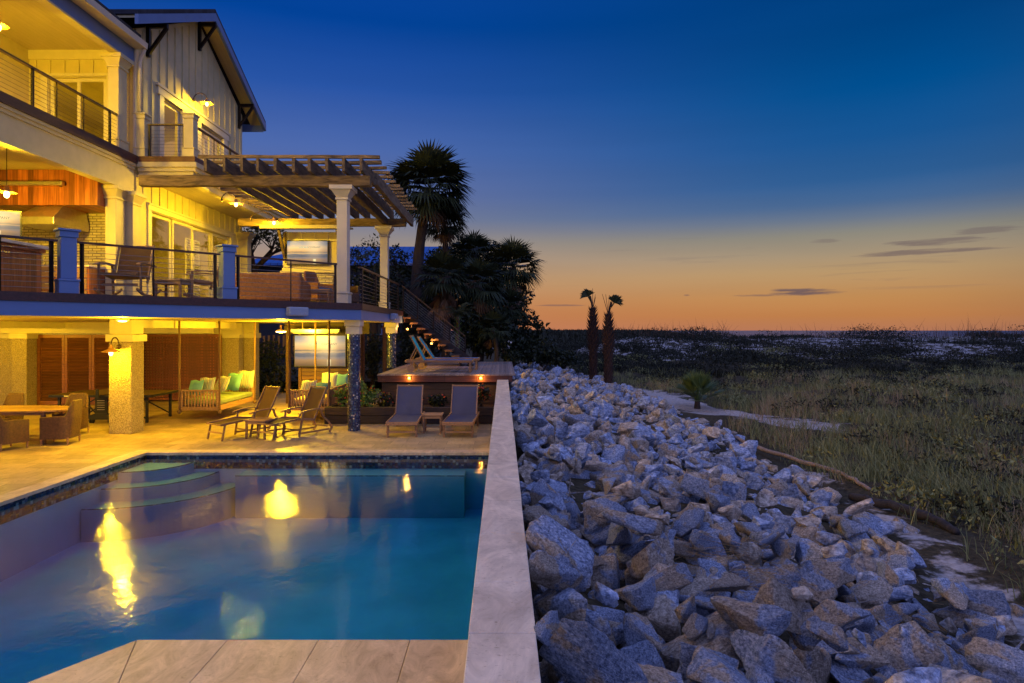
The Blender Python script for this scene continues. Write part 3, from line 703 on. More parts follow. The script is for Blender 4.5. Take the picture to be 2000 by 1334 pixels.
# porch ceiling, beam and fascia of the long balcony
MB().box(-16,XW-.252,-2,BY-.002,6.72,6.78).build('porch_ceiling',M['ceil'],hs)
MB().box(XW-.25,XW-.0,-2,18.3,6.37,6.98).box(XW-.28,XW+.04,-2,18.3,6.982,7.06).box(XW-.28,XW+.08,-2,18.3,7.062,7.14).build('balcony_beam',M['cream'],hs)
MB().box(XW-.25,XW+.12,-2,18.28,7.142,7.36).build('balcony_edge',M['ipe'],hs)
MB().box(-13.3,XW-.3,-2,BY-.002,10.36,10.42).build('loggia_ceiling',M['ceil'],hs)
mb=MB(); wallx(mb,-13.5,-13.3,-2,BY,F2,10.36,[(14.9,17.2,F2,9.5),(10,13,F2,9.5)]); mb.box(-18,-13.3,-2,-1.9,F2,10.36); mb.box(-17.2,-17,-2,18.4,F2,10.36); mb.box(-17,-13.5,-2,18.4,F2-.05,F2-.01).box(-17,-13.5,-2,18.4,10.37,10.5)
mb.build('loggia_wall',M['cream'],hs)
for a,b in ((14.9,16.05),(16.05,17.2),(10,11.5),(11.5,13)): leafx(a,b,F2,9.48,-13.34)
mb=MB(); wallx(mb,-16.2,-16,-2,BY,DZ,6.72,[]); mb.build('porch_wall',M['brick'],hs)
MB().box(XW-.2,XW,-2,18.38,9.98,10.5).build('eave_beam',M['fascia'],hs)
MB().box(XW-.22,XW+.03,-2,18.38,9.93,9.978).build('eave_trim',M['cream'],hs)
mb=MB(); mb.prism([(-9.95,10.36),(-9.93,10.52),(-10.1,10.50),(-10.29,10.50),(-10.29,10.36)],1,-2,18.35); mb.build('gutter',M['white'],hs)
MB().tube([(-10.02,18.33,10.36),(-10.12,18.36,10.2),(-10.17,18.36,10.0),(-10.17,18.36,8.62)],.055,10).build('downspout',M['white'],hs,smooth=True)
MB().prism([(-9.93,10.53),(-9.93,10.60),(-17.5,14.6),(-17.5,14.5)],1,-2,18.0).build('main_roof',M['shing'],hs)
# gable roof
MB().prism([(17.45,10.93),(22.16,13.22),(26.87,10.93),(26.87,11.05),(22.16,13.36),(17.45,11.05)],0,-20,-9.72).build('gable_roof',M['shing'],hs)
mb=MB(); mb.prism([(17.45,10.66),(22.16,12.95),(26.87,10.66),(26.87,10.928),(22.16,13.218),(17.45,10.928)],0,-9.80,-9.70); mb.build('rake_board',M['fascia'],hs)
mb=MB(); mb.prism([(17.5,10.85),(22.16,13.12),(26.82,10.85),(26.82,10.92),(22.16,13.19),(17.5,10.92)],0,-10.298,-9.802)
mb.build('soffit',M['ceil'],hs)
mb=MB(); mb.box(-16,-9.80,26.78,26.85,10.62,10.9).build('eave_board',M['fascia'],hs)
def bracket(y,zt,ln=.62,dz=.95):
    MB().box(XW+.001,XW+.10,y-.05,y+.05,zt-dz,zt-.005).box(XW+.101,XW+ln,y-.05,y+.05,zt-.12,zt).beam((XW+.06,y,zt-dz+.1),(XW+ln-.03,y,zt-.10),.09,.09,(0,1,0)).build('bracket',M['metal'],hs,bevel=.008)
bracket(18.95,11.35); bracket(22.16,12.9); bracket(25.5,11.3)
# corner columns of porch and loggia
def hcol(x0,x1,y0,y1,z0,z1,flare=.10,mat='cream',par=None,name='column'):
    h=.34
    c=MB().box(x0,x1,y0,y1,z0+.3,z1-h).build(name,M[mat],par or hs,bevel=.008)
    m=MB().box(x0-.03,x1+.03,y0-.03,y1+.03,z1-h+.001,z1-h+.05)
    k=len(m.v); a,b=z1-h+.05,z1-.10
    m.add([(x0,y0,a),(x1,y0,a),(x1,y1,a),(x0,y1,a),(x0-flare,y0-flare,b),(x1+flare,y0-flare,b),(x1+flare,y1+flare,b),(x0-flare,y1+flare,b)],[(0,3,2,1),(4,5,6,7),(0,1,5,4),(1,2,6,5),(2,3,7,6),(3,0,4,7)])
    m.box(x0-flare-.03,x1+flare+.03,y0-flare-.03,y1+flare+.03,b+.001,z1)
    m.build('capital',M[mat],c)
    MB().box(x0-.03,x1+.03,y0-.03,y1+.03,z0,z0+.25).box(x0-.05,x1+.05,y0-.05,y1+.05,z0+.252,z0+.298).build('plinth',M[mat],c,bevel=.006)
    return c
hcol(-10.62,-10.33,17.5,17.95,DZ,6.36); hcol(-10.55,-10.16,18.0,18.39,DZ,6.3)
hcol(-10.62,-10.33,17.62,18.02,7.37,9.92)
hcol(-10.3,-9.9,25.4,25.8,DZ,6.3)
# cream downspout pilaster below
# little balcony of the wing
XB,YB=-8.6,18.3
MB().box(XW+.122,XB,YB,26.6,7.2,7.36).build('balcony_edge',M['iped'],hs)
MB().box(XW+.09,XB+.0,YB+.03,26.6,6.95,7.06).box(XW+.09,XB+.05,YB-.02,26.6,7.062,7.198).box(XW+.09,XB-.08,YB+.08,26.5,6.86,6.948).build('balcony_fascia',M['cream'],hs)
MB().box(XW+.001,XB-.02,YB+.1,26.4,6.80,6.858).build('balcony_soffit',M['ceil'],hs)
MB().box(XB-.30,XB-.08,YB+.08,26.4,6.62,6.798).build('soffit_beam',M['cream'],hs)
for cx in (-10.17,-8.80): newel(hs,(cx,18.48),0,F2+.002,1.2,.28,'cream')
railing(hs,(-10.0,18.48),(-8.95,18.48),z=F2,posts=(.04,.96),nc=8)
railing(hs,(XB-.14,18.66),(XB-.14,26.5),z=F2,posts=(.3,.62,.95),thin=(.15,.45),nc=8)
railing(hs,(XW-.08,-2),(XW-.08,17.6),z=F2,posts=(.3,.45,.60,.72,.84,.985),thin=(.66,.78,.88,.93),nc=8)

# cedar hood box and kitchen
kb=thing('cedar_hood_box','large red cedar plank box hanging over the outdoor kitchen','hood box',(-13,17.8,6.2))
MB().box(-16,-10.64,17.2,18.38,5.79,6.718).build('plank_cladding',M['cedar'],kb)
hd=thing('range_hood','wide pale metal range hood under the cedar box','range hood',(-12.1,17.6,5.4))
MB().box(-12.6,-11.58,16.9,18.35,5.24,5.43).add([(-12.6,16.9,5.431),(-11.58,16.9,5.431),(-11.58,18.35,5.431),(-12.6,18.35,5.431),(-12.35,17.35,5.785),(-11.58-.05,17.35,5.785),(-11.63,18.3,5.785),(-12.35,18.3,5.785)],[(0,3,2,1),(4,5,6,7),(0,1,5,4),(1,2,6,5),(2,3,7,6),(3,0,4,7)]).build('hood_body',M['steel'],hd,bevel=.006)
ht=thing('patio_heater','long brass coloured radiant heater bar fixed on the red cedar box','heater',(-12.2,17.1,6.35))
MB().box(-13.2,-11.45,17.02,17.14,6.27,6.38).box(-13.15,-11.5,16.99,17.02,6.29,6.36).build('heater_bar',M['steel'],ht,bevel=.015); MB().box(-11.6,-11.56,17.14,17.2,6.25,6.42).box(-13.0,-12.96,17.14,17.2,6.25,6.42).build('bracket',M['bronze'],ht)
kc=thing('kitchen_counter','cedar outdoor kitchen counter with drawers against the brick wall','counter',(-12,17.5,DZ))
MB().box(-14.5,-10.64,16.85,18.35,DZ+.001,4.13).build('cabinet',M['cedar_y'],kc)
MB().box(-14.5,-10.60,16.8,18.37,4.131,4.18).build('countertop',M['cope'],kc,bevel=.006)
for i,x in enumerate((-11.3,-11.98)):
    for j in range(3):
        d=MB().box(x,x+.62,16.825,16.848,DZ+.08+j*.31,DZ+.36+j*.31).build('drawer',M['teakx'],kc,bevel=.008)
        MB().box(x+.24,x+.38,16.80,16.824,DZ+.22+j*.31,DZ+.235+j*.31).build('handle',M['steel'],d)
gr=thing('barbecue_grill','stainless barbecue grill with rounded lid set in the counter','grill',(-12.6,17.3,4.2))
MB().box(-13.0,-12.25,16.76,16.8,DZ+.6,4.13).box(-13.0,-12.25,16.82,17.5,4.182,4.3).build('grill_body',M['steel'],gr,bevel=.01)
MB().prism([(16.85,4.302),(16.88,4.5),(17.05,4.62),(17.3,4.62),(17.48,4.5),(17.5,4.302)],0,-13.0,-12.25).build('lid',M['steel'],gr)
bi=thing('bar_island','long cedar plank bar island with pale stone top at the deck edge','bar island',(-9.6,11,DZ))
MB().box(-10.1,-9.08,7.5,12.9,DZ+.001,4.02).build('plank_cladding',M['cedar_y'],bi)
MB().box(-10.1,-9.03,7.5,12.95,4.021,4.09).build('apron',M['cedar_y'],bi)
MB().box(-10.2,-8.95,7.4,13.05,4.091,4.15).build('countertop',M['cope'],bi,bevel=.008)

# back wall under the deck: louvred doors, header, lattice
bw=thing('ground_floor_wall','shell stucco ground floor wall with header under the deck','wall',(-14,22.2,0))
MB().box(-22,-18.61,22.0,22.2,0,2.759).box(-18.6,-15.55,21.9,22.2,2.3,2.759).box(-15.549,-12.9,21.98,22.2,2.37,2.759).build('header',M['cream'],bw)
MB().box(-15.9,-12.9,21.86,21.975,2.36,2.52).build('lintel',M['white'],bw)
MB().box(-12.9,-12.6,21.98,22.3,0,2.759).box(-22,-10.2,25.85,26.0,0,2.75).box(-12.6,-10.11,23.3,23.45,2.30,2.759).build('side_wall',M['stucco'],bw)
MB().box(-12.6,-9.2,23.1,23.3,2.35,2.755).build('header',M['cream'],bw)
lv=thing('louvred_doors','pair of reddish slatted louvre doors in the stucco wall','door',(-14.3,21.9,0))
ws=[(-15.54,-14.62),(-14.62,-13.72),(-13.72,-12.9)]
for a,b in ws:
    d=MB().box(a+.005,a+.09,21.86,21.92,.02,2.35).box(b-.09,b-.005,21.86,21.92,.02,2.35).box(a+.09,b-.09,21.86,21.92,.02,.14).box(a+.09,b-.09,21.86,21.92,2.25,2.35).build('door_leaf',M['redw'],lv)
    m=MB(); z=.15
    while z<2.24: m.box(a+.09,b-.09,-.03,.03,-.005,.005,Matrix.Translation((0,21.90,z+.02))@Matrix.Rotation(R(-38),4,'X')); z+=.052
    m.build('louvre',M['redw'],d)
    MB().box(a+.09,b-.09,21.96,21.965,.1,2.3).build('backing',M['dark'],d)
lt=thing('lattice_screen','dark red square lattice screen beside the louvre doors','lattice',(-11.2,23.2,0))
m=MB().box(-12.78,-12.70,23.0,23.08,.02,2.36).box(-9.98,-9.90,23.0,23.08,.02,2.36).box(-12.7,-9.98,23.0,23.08,2.28,2.36).box(-12.7,-9.98,23.0,23.08,.05,.13); m.build('frame',M['latw'],lt)
m=MB(); x=-12.65
while x<-10.0: m.box(x,x+.05,23.045,23.06,.13,2.28); x+=.1
m.build('upright_slat',M['latw'],lt)
m=MB(); z=.16
while z<2.27: m.box(-12.7,-9.98,23.025,23.04,z,z+.05); z+=.1
m.build('cross_slat',M['latw'],lt)
MB().box(-12.6,-9.9,24.3,24.35,0,2.3).build('dark_backing',M['cedar'],lt)

# ================= PERGOLA =================
pg=thing('pergola','weathered rustic timber pergola over the deck on white columns','pergola',(-6.2,19.4,DZ))
hcol(-4.12,-3.86,16.25,16.56,DZ,6.08,.12,'white',pg); hcol(-4.16,-3.90,22.2,22.5,DZ,6.02,.12,'white',pg)
def rough(m,p,q,w,h,seed,n=10,up=(0,0,1)):
    "uneven hewn beam"
    p,q=Vector(p),Vector(q); d=(q-p); L=d.length; d.normalize(); x=d.cross(Vector(up)).normalized(); z=x.cross(d); rr=random.Random(seed)
    k=len(m.v)
    for i in range(n+1):
        c=p+d*(L*i/n)+x*rr.uniform(-.008,.008)+z*rr.uniform(-.010,.010)
        for sx,sz in ((-1,-1),(1,-1),(1,1),(-1,1)): m.v.append(tuple(c+x*(sx*w/2+rr.uniform(-.007,.007))+z*(sz*h/2+rr.uniform(-.009,.009))))
    for i in range(n):
        for j in range(4): a=k+4*i+j; b=k+4*i+(j+1)%4; m.f.append((a,b,b+4,a+4))
    m.f.append((k+3,k+2,k+1,k)); m.f.append(tuple(k+4*n+j for j in range(4)))
m=MB(); rough(m,(-9.07,16.4,6.23),(-3.30,16.4,6.23),.2,.27,1,16); m.build('front_beam',M['perg'],pg,bevel=.02)
m=MB(); rough(m,(-9.0,22.35,6.17),(-3.3,22.35,6.17),.2,.26,2,16); m.build('rear_beam',M['perg'],pg,bevel=.02)
m=MB(); rough(m,(-4.0,16.52,6.22),(-4.0,22.22,6.20),.18,.24,3); m.build('side_beam',M['pergy'],pg,bevel=.02)
xr=[-7.26,-6.8,-6.37,-5.98,-5.55,-5.12,-4.72,-4.30,-3.88,-3.46]
for i,x in enumerate(xr):
    m=MB(); rough(m,(x,15.98 if i<10 else 16.3,6.54),(x,23.2,6.54),.07,.32,10+i,8); m.build('rafter',M['pergy'],pg)
m=MB(); rough(m,(-3.22,16.6,6.33),(-3.22,23.3,6.33),.09,.30,40,10); m.build('outer_rafter',M['pergy'],pg)
for i in range(14):
    y=16.05+i*.53; m=MB(); rough(m,(-8.5 if y>18 else -7.45,y,6.745),(-3.05+random.uniform(-.05,.05),y,6.745),.09,.075,60+i,10); m.build('purlin',M['perg'],pg)

# ================= TELEVISION WALL ON DECK =================
tw=thing('fireplace_wall','freestanding cream media wall with brick base and little bracketed roof','wall',(-6.5,22.3,DZ))
MB().box(-7.48,-5.35,22.3,22.62,4.62,5.84).build('panel_wall',M['cream'],tw)
MB().box(-7.48,-5.35,22.25,22.62,DZ+.001,4.45).build('brick_base',M['brick'],tw)
MB().box(-7.54,-5.3,22.18,22.62,4.452,4.52).box(-7.5,-5.33,22.24,22.62,4.522,4.618).build('mantel',M['cream'],tw,bevel=.006)
MB().box(-6.9,-5.9,22.20,22.248,DZ+.1,3.75).build('firebox',M['black'],tw)
for x in (-7.3,-6.85,-6.4,-5.95,-5.5): MB().box(x-.02,x+.02,22.27,22.299,5.6,5.82).build('batten',M['white'],tw)
m=MB()
m.box(-7.3,-5.5,22.26,22.299,5.528,5.598).box(-7.3,-7.2,22.26,22.299,4.65,5.528).box(-5.6,-5.5,22.26,22.299,4.65,5.528)
m.build('panel_frame',M['white'],tw)
MB().add([(-7.95,21.5,5.86),(-5.2,21.5,5.86),(-5.2,22.8,6.0),(-7.95,22.8,6.0),(-7.95,21.5,5.92),(-5.2,21.5,5.92),(-5.2,22.8,6.06),(-7.95,22.8,6.06)],[(0,3,2,1),(4,5,6,7),(0,1,5,4),(1,2,6,5),(2,3,7,6),(3,0,4,7)]).box(-7.96,-5.19,21.46,21.49,5.84,5.95).build('little_roof',M['cream'],tw)
for x in (-7.4,-5.48):
    MB().beam((x,22.24,4.95),(x,21.65,5.82),.08,.09).box(x-.04,x+.04,22.19,22.25,4.85,5.83).build('bracket',M['pergy'],tw)
TEXTFONT=None
def tvset(name_label,cx,y,z0,z1,w,rz=0.,textsize=.12,cat='television'):
    t=thing('television',name_label,cat,(cx,y,(z0+z1)/2),rz); h=(z1-z0)/2; w=w/2
    MB().box(-w-.03,w+.03,-.02,.04,-h-.03,h+.03).build('frame',M['black'],t,world=False,bevel=.006)
    MB().box(-w,w,-.028,-.021,-h,h).build('screen',M['tv'],t,world=False)
    tot=0.; x0=-.42*w
    for txt,mt in (('LOCALS',M['tvt']),('COMPANY',M['tvk'])):
        cu=bpy.data.curves.new('txt','FONT'); cu.body=txt; cu.size=textsize
        tmp=bpy.data.objects.new('tmp',cu); COL.objects.link(tmp)
        dg=bpy.context.evaluated_depsgraph_get(); me=bpy.data.meshes.new_from_object(tmp.evaluated_get(dg)); bpy.data.objects.remove(tmp)
        me.materials.clear(); me.materials.append(mt)
        o=bpy.data.objects.new('screen_text',me); COL.objects.link(o); o.parent=t; o.rotation_euler=(R(90),0,0); o.location=(x0,-.031,h*.38)
        x0+=max(v.co.x for v in me.vertices)+textsize*.12
    return t
tvset('television with a sunset beach picture on the deck fireplace wall',-6.62,22.22,4.74,5.52,1.36,0,.085)
tvset('television with a sunset beach picture on the slatted stand under the deck',-5.96,21.4,1.33,2.32,1.64,0,.105)
tvset('television cut by the left edge beside the range hood',-11.98,15.2,4.70,5.28,1.3,R(24),.085)
sw=thing('slatted_media_stand','brown horizontal board stand carrying the lower television','stand',(-5.9,21.6,0))
m=MB(); z=.1
while z<1.28: m.box(-6.60,-5.1,21.5,21.56,z,z+.115); z+=.13
m.build('board',M['browns'],sw); MB().box(-6.7,-6.61,21.48,21.6,0,2.5).box(-5.09,-5.0,21.48,21.6,0,2.5).build('post',M['browns'],sw)
MB().box(-7.2,-4.4,21.6,21.7,2.38,2.74).box(-6.6,-5.1,21.58,21.63,1.29,2.37).build('beam_backing',M['dwood'],sw)
h2=thing('patio_heater','slim brass radiant heater bar hung above the lower television','heater',(-5.9,20.9,2.5))
MB().box(-6.75,-5.2,20.85,20.97,2.44,2.54).box(-6.7,-5.25,20.9,20.92,2.40,2.437).build('heater_bar',M['steel'],h2,bevel=.012); MB().box(-6.4,-6.37,20.9,20.93,2.54,2.76).box(-5.6,-5.57,20.9,20.93,2.54,2.76).build('hanger',M['bronze'],h2)
for u,y,lab in ((562,22.3,'brown timber post left of the lower television'),(707,23.2,'orange lit timber post behind the corner column'),(751,24.4,'brown timber post between the two tiled columns')):
    x=X_(u,y); w=.14
    p=thing('timber_post',lab,'post',(x,y,0),0,'timber posts under the deck')
    MB().box(x-w/2,x+w/2,y,y+w,0,2.74).build('shaft',M['browns'],p,bevel=.01); MB().box(x-w/2-.03,x+w/2+.03,y-.03,y+w+.03,2.55,2.62).box(x-w/2-.03,x+w/2+.03,y-.03,y+w+.03,.45,.5).build('collar',M['browns'],p)

# ================= LAMPS =================
def goose(loc,dirn,label,power,arm=.45,drop=0.,group='barn lamps',shade_r=.20,rise=.22,lamp=True,col=WARM):
    "loc = bulb centre; dirn = horizontal unit vector from wall to lamp"
    x,y,z=loc; d=Vector((dirn[0],dirn[1],0)); base_=Vector(loc)-d*arm+Vector((0,0,.12))
    t=thing('barn_lamp',label,'lamp',tuple(loc),0,group)
    Mx=Matrix.Translation(base_)@d.to_track_quat('Z','Y').to_matrix().to_4x4()
    m=MB(); m.lathe([(.0,.03),(.05,.03),(.06,.015),(.06,0)],(0,0,0),16); m2=MB(); m2.v=[tuple(Mx@Vector(v)) for v in m.v]; m2.f=m.f; m2.build('wall_plate',M['bronze'],t,smooth=True)
    pts=[base_]
    for i in range(1,13):
        a=math.pi*i/12; pts.append(base_+d*(arm*(.5-.5*math.cos(a)) )+Vector((0,0,rise*math.sin(a)*1.0+ .02*i/12)))
    MB().tube(pts,.014,8).build('gooseneck_arm',M['bronze'],t,smooth=True)
    MB().lathe([(.03,.16),(.045,.13),(.05,.09),(.07,.075),(shade_r,.015),(shade_r+.004,.008),(shade_r-.006,.006),(.066,.062),(.04,.07)],loc,28).build('shade',M['shade'],t,smooth=True)
    MB().sphere((x,y,z-.02),.045,.045,.065).build('bulb',M['bulb'],t,smooth=True)
    point(t,(x,y,z-.03),power,.07,col); return t
goose((-9.82,21.75,10.02),(1,0),'lit barn lamp on the gable wall above the small balcony',105)
goose((-8.10,19.9,6.33),(1,0),'lit gooseneck lamp under the pergola, nearer the house columns',270,.44)
goose((-7.70,22.05,6.13),(1,0),'lit gooseneck lamp under the pergola, farther from the house columns',200,.8)
goose((-9.22,15.42,1.98),(0,-1),'lit barn lamp on the front of the stucco column',75,.33)
def pend(loc,ztop,label,power,r=.2):
    x,y,z=loc; t=thing('pendant_lamp',label,'lamp',loc,0,'pendant lamps')
    MB().tube([(x,y,z+.15),(x,y,ztop)],.008,6).build('rod',M['metal'],t)
    MB().lathe([(.03,.18),(.05,.13),(.06,.1),(r,.03),(r-.006,.022),(.05,.085)],loc,28).build('shade',M['shade'],t,smooth=True)
    MB().sphere((x,y,z-.02),.06,.06,.085).build('bulb',M['bulb'],t,smooth=True)
    point(t,(x,y,z-.03),power,.09)
pend((X_(13,15),15,Z_(378,15)),6.72,'lit pendant lamp hanging in front of the cedar hood box',330)
pend((-11.05,14.35,9.15),10.36,'orange pendant lamp shade at the left edge of the upper loggia',210)
pend((-11.6,9.5,9.15),10.36,'unseen pendant lamp added farther along the upper loggia as warm fill',400)  # out of view, added to throw warm light on coping, wall and rocks
pend((-11.6,4.5,9.15),10.36,'unseen pendant lamp added at the near end of the upper loggia as warm fill',1000)  # second added pendant out of view, strong warm fill for the rocks
pend((-12.0,20.7,9.3),10.4,'small lit pendant inside the upper bedroom behind glass',150)
pend((-11.9,20.9,5.5),6.94,'small lit pendant inside the lower room behind the glass doors',170)
pend((-15.0,13.,9.3),10.36,'lit pendant inside the room behind the loggia wall',150)
pend((-13.4,9.5,5.6),6.72,'unseen pendant added over the outdoor kitchen to brighten the deck',350)  # added outside the view to lift the dim kitchen and deck
# ceiling lamp under deck
x,y,z=X_(549,19.3),19.3,Z_(648,19.3)
t=thing('work_lamp','flat bright lamp with a wide shade hung under the deck ceiling','lamp',(x,y,z))
MB().lathe([(.02,.2),(.03,.08),(.17,.03),(.165,.02),(.02,.04)],(x,y,z),24).build('shade',M['shade'],t,smooth=True)
MB().lathe([(0,.018),(.14,.012),(.15,0),(.12,-.02),(0,-.03)],(x,y,z),24).build('lens',M['bulb'],t,smooth=True)
MB().tube([(x,y,z+.18),(x+.25,y+.4,z+.22),(x+.3,y+.5,2.76)],.015,8).build('arm',M['bronze'],t)
point(t,(x,y,z-.09),210,.12)
# flush lamps under the deck; the two on the left are unseen, added fill
def flush(x,y,label,power):
    t=thing('ceiling_lamp',label,'lamp',(x,y,2.7),0,'flush lamps under the deck')
    MB().lathe([(.12,.055),(.13,.02),(.11,.0),(0,-.005)],(x,y,2.70),24).build('housing',M['white'],t,smooth=True)
    MB().lathe([(.085,-.004),(.08,-.02),(0,-.03)],(x,y,2.70),24).build('lens',M['bulb'],t,smooth=True)
    point(t,(x,y,2.60),power,.08)
flush(-7.95,13.7,'round flush lamp under the deck edge in front of the stucco column',75)
flush(-12.9,14.2,'unseen round flush lamp added under the deck to light the dining table',150)
flush(-16.2,19.2,'unseen round flush lamp added under the deck to light the louvre doors',60)
# ================= FURNITURE =================
def curve2(p,q,sag,n=6,side=None):
    p,q=Vector(p),Vector(q); s=Vector(side) if side else Vector((0,0,-1))
    return [p.lerp(q,i/n)+s*sag*4*(i/n)*(1-i/n) for i in range(n+1)]
def sheet(m,rows,w,th=.012):
    "cloth strip through rows of (y,z), width w in x"
    k=len(m.v); n=len(rows)
    for (y,z) in rows:
        for x in (-w/2,-w/6,w/6,w/2): m.v.append((x,y,z-(.012 if abs(x)<w/3 else 0)))
    for (y,z) in rows:
        for x in (-w/2,-w/6,w/6,w/2): m.v.append((x,y,z-th-(.012 if abs(x)<w/3 else 0)))
    o=4*n
    for i in range(n-1):
        for j in range(3):
            a=k+4*i+j; m.f.append((a,a+1,a+5,a+4)); m.f.append((a+o,a+o+4,a+o+5,a+o+1))
        a=k+4*i; m.f.append((a,a+4,a+4+o,a+o)); a=k+4*i+3; m.f.append((a,a+o,a+4+o,a+4))
    m.f.append((k,k+o,k+o+1,k+1)); m.f.append((k+1,k+o+1,k+o+2,k+2)); m.f.append((k+2,k+o+2,k+o+3,k+3))
    e=k+4*(n-1)
    for j in range(3): m.f.append((e+j,e+j+1,e+j+1+o,e+j+o))
def steamer(label,loc,rz,sl='slingw',group=None):
    t=thing('steamer_chair',label,'deck chair',loc,rz,group); W=.54
    m=MB(); sheet(m,[(.10,.36),(.18,.50),(.30,.74),(.40,.96),(.45,1.08)],W-.04); m.build('backrest_sling',M[sl],t,world=False)
    m=MB(); sheet(m,[(.08,.37),(-.1,.37),(-.3,.40),(-.42,.42)],W-.04); m.build('seat_sling',M[sl],t,world=False)
    m=MB(); sheet(m,[(-.43,.42),(-.6,.41),(-.9,.38),(-1.08,.37)],W-.04); m.build('footrest_sling',M[sl],t,world=False)
    m=MB()
    for s in (-1,1):
        x=s*W/2
        m.beam((x,.06,.34),(x,.47,1.11),.03,.045,(0,1,0)).beam((x,.1,.36),(x,-.43,.43),.03,.05).beam((x,-.43,.42),(x,-1.12,.37),.03,.045)
    m.beam((-W/2,.47,1.1),(W/2,.47,1.1),.04,.03).beam((-W/2,-1.12,.37),(W/2,-1.12,.37),.04,.03).beam((-W/2,.08,.35),(W/2,.08,.35),.04,.03)
    m.build('frame',M['teak'],t,world=False,bevel=.005)
    for s in (-1,1):
        x=s*(W/2+.045)
        m=MB(); pts=[(x,.30,.60),(x,.1,.62),(x,-.15,.61),(x,-.33,.58),(x,-.42,.55)]
        for a,b in zip(pts[:-1],pts[1:]): m.beam(a,b,.07,.025)
        m.build('armrest',M['teak'],t,world=False,bevel=.006)
        MB().beam((x-.0*s,-.28,.58),(x-.03*s,-.38,.01),.03,.045,(0,1,0)).build('leg',M['teak'],t,world=False,bevel=.004)
        m=MB(); c=[(x-.03*s,.25,.60),(x-.03*s,.33,.42),(x-.03*s,.5,.28),(x-.03*s,.62,.12),(x-.03*s,.55,.01)]
        for a,b in zip(c[:-1],c[1:]): m.beam(a,b,.03,.05,(1,0,0))
        m.build('leg',M['teak'],t,world=False)
        MB().beam((x-.045*s,-1.02,.37),(x-.045*s,-1.10,.01),.03,.04,(0,1,0)).build('leg',M['teak'],t,world=False,bevel=.004)
        MB().beam((x-.06*s,-.37,.08),(x-.06*s,.55,.08),.025,.04).build('stretcher',M['teak'],t,world=False)
    MB().beam((-W/2,-1.07,.18),(W/2,-1.07,.18),.03,.03).beam((-W/2,-.35,.16),(W/2,-.35,.16),.03,.03).beam((-W/2,.5,.16),(W/2,.5,.16),.03,.03).build('crossbar',M['teakx'],t,world=False)
    return t
def lounger(label,loc,rz,sl,group,wheels=False,back=58):
    t=thing('sun_lounger',label,'sun lounger',loc,rz,group); W=.74; a=R(back); L=.80
    hy,hz=.08,.36; ty,tz=hy+L*math.cos(a),hz+L*math.sin(a)
    m=MB(); sheet(m,[(-1.36,.36),(-.9,.355),(-.4,.353),(0,.355),(hy,hz)],W-.09,.02); m.build('seat_sling',M[sl],t,world=False)
    m=MB(); sheet(m,[(hy,hz+.005),(hy+(ty-hy)*.5,hz+(tz-hz)*.5),(ty,tz)],W-.09,.02); m.build('backrest_sling',M[sl],t,world=False)
    m=MB()
    for s in (-1,1): m.beam((s*(W/2-.045),hy,hz),(s*(W/2-.045),ty+.02,tz+.03),.035,.035,(0,1,0))
    m.beam((-W/2+.04,ty+.01,tz+.01),(W/2-.04,ty+.01,tz+.01),.04,.04)
    m.build('backrest_frame',M['teak'],t,world=False,bevel=.004)
    m=MB()
    for s in (-1,1): m.beam((s*(W/2-.015),-1.40,.325),(s*(W/2-.015),.62,.325),.035,.075)
    m.beam((-W/2,-1.385,.325),(W/2,-1.385,.325),.04,.08).beam((-W/2,.60,.325),(W/2,.60,.325),.04,.07).beam((-W/2,-.5,.29),(W/2,-.5,.29),.05,.03)
    m.build('frame',M['teak'],t,world=False,bevel=.005)
    for s in (-1,1):
        MB().box(s*(W/2-.04)-.025,s*(W/2-.04)+.025,-1.34,-1.28,0,.29).build('leg',M['teak'],t,world=False,bevel=.004)
        MB().box(s*(W/2-.04)-.025,s*(W/2-.04)+.025,.40,.46,.10 if wheels else 0,.29).build('leg',M['teak'],t,world=False,bevel=.004)
        MB().beam((s*(W/2-.06),hy+L*.55*math.cos(a),hz+L*.55*math.sin(a)),(s*(W/2-.06),.5,.33),.025,.03).build('strut',M['teak'],t,world=False)
        if wheels:
            w=MB(); 
            Mx=Matrix.Translation((s*(W/2+.02),.43,.11))@Matrix.Rotation(R(90),4,'Y')
            mm=MB(); mm.lathe([(0,-.02),(.04,-.02),(.045,-.014),(.085,-.014),(.11,-.018),(.112,0),(.11,.018),(.085,.014),(.045,.014),(.04,.02),(0,.02)],(0,0,0),24)
            w.v=[tuple(Mx@Vector(v)) for v in mm.v]; w.f=mm.f; w.build('wheel',M['teakx'],t,world=False,smooth=False)
    MB().beam((-W/2,-1.31,.12),(W/2,-1.31,.12),.03,.04).build('crossbar',M['teakx'],t,world=False)
    return t
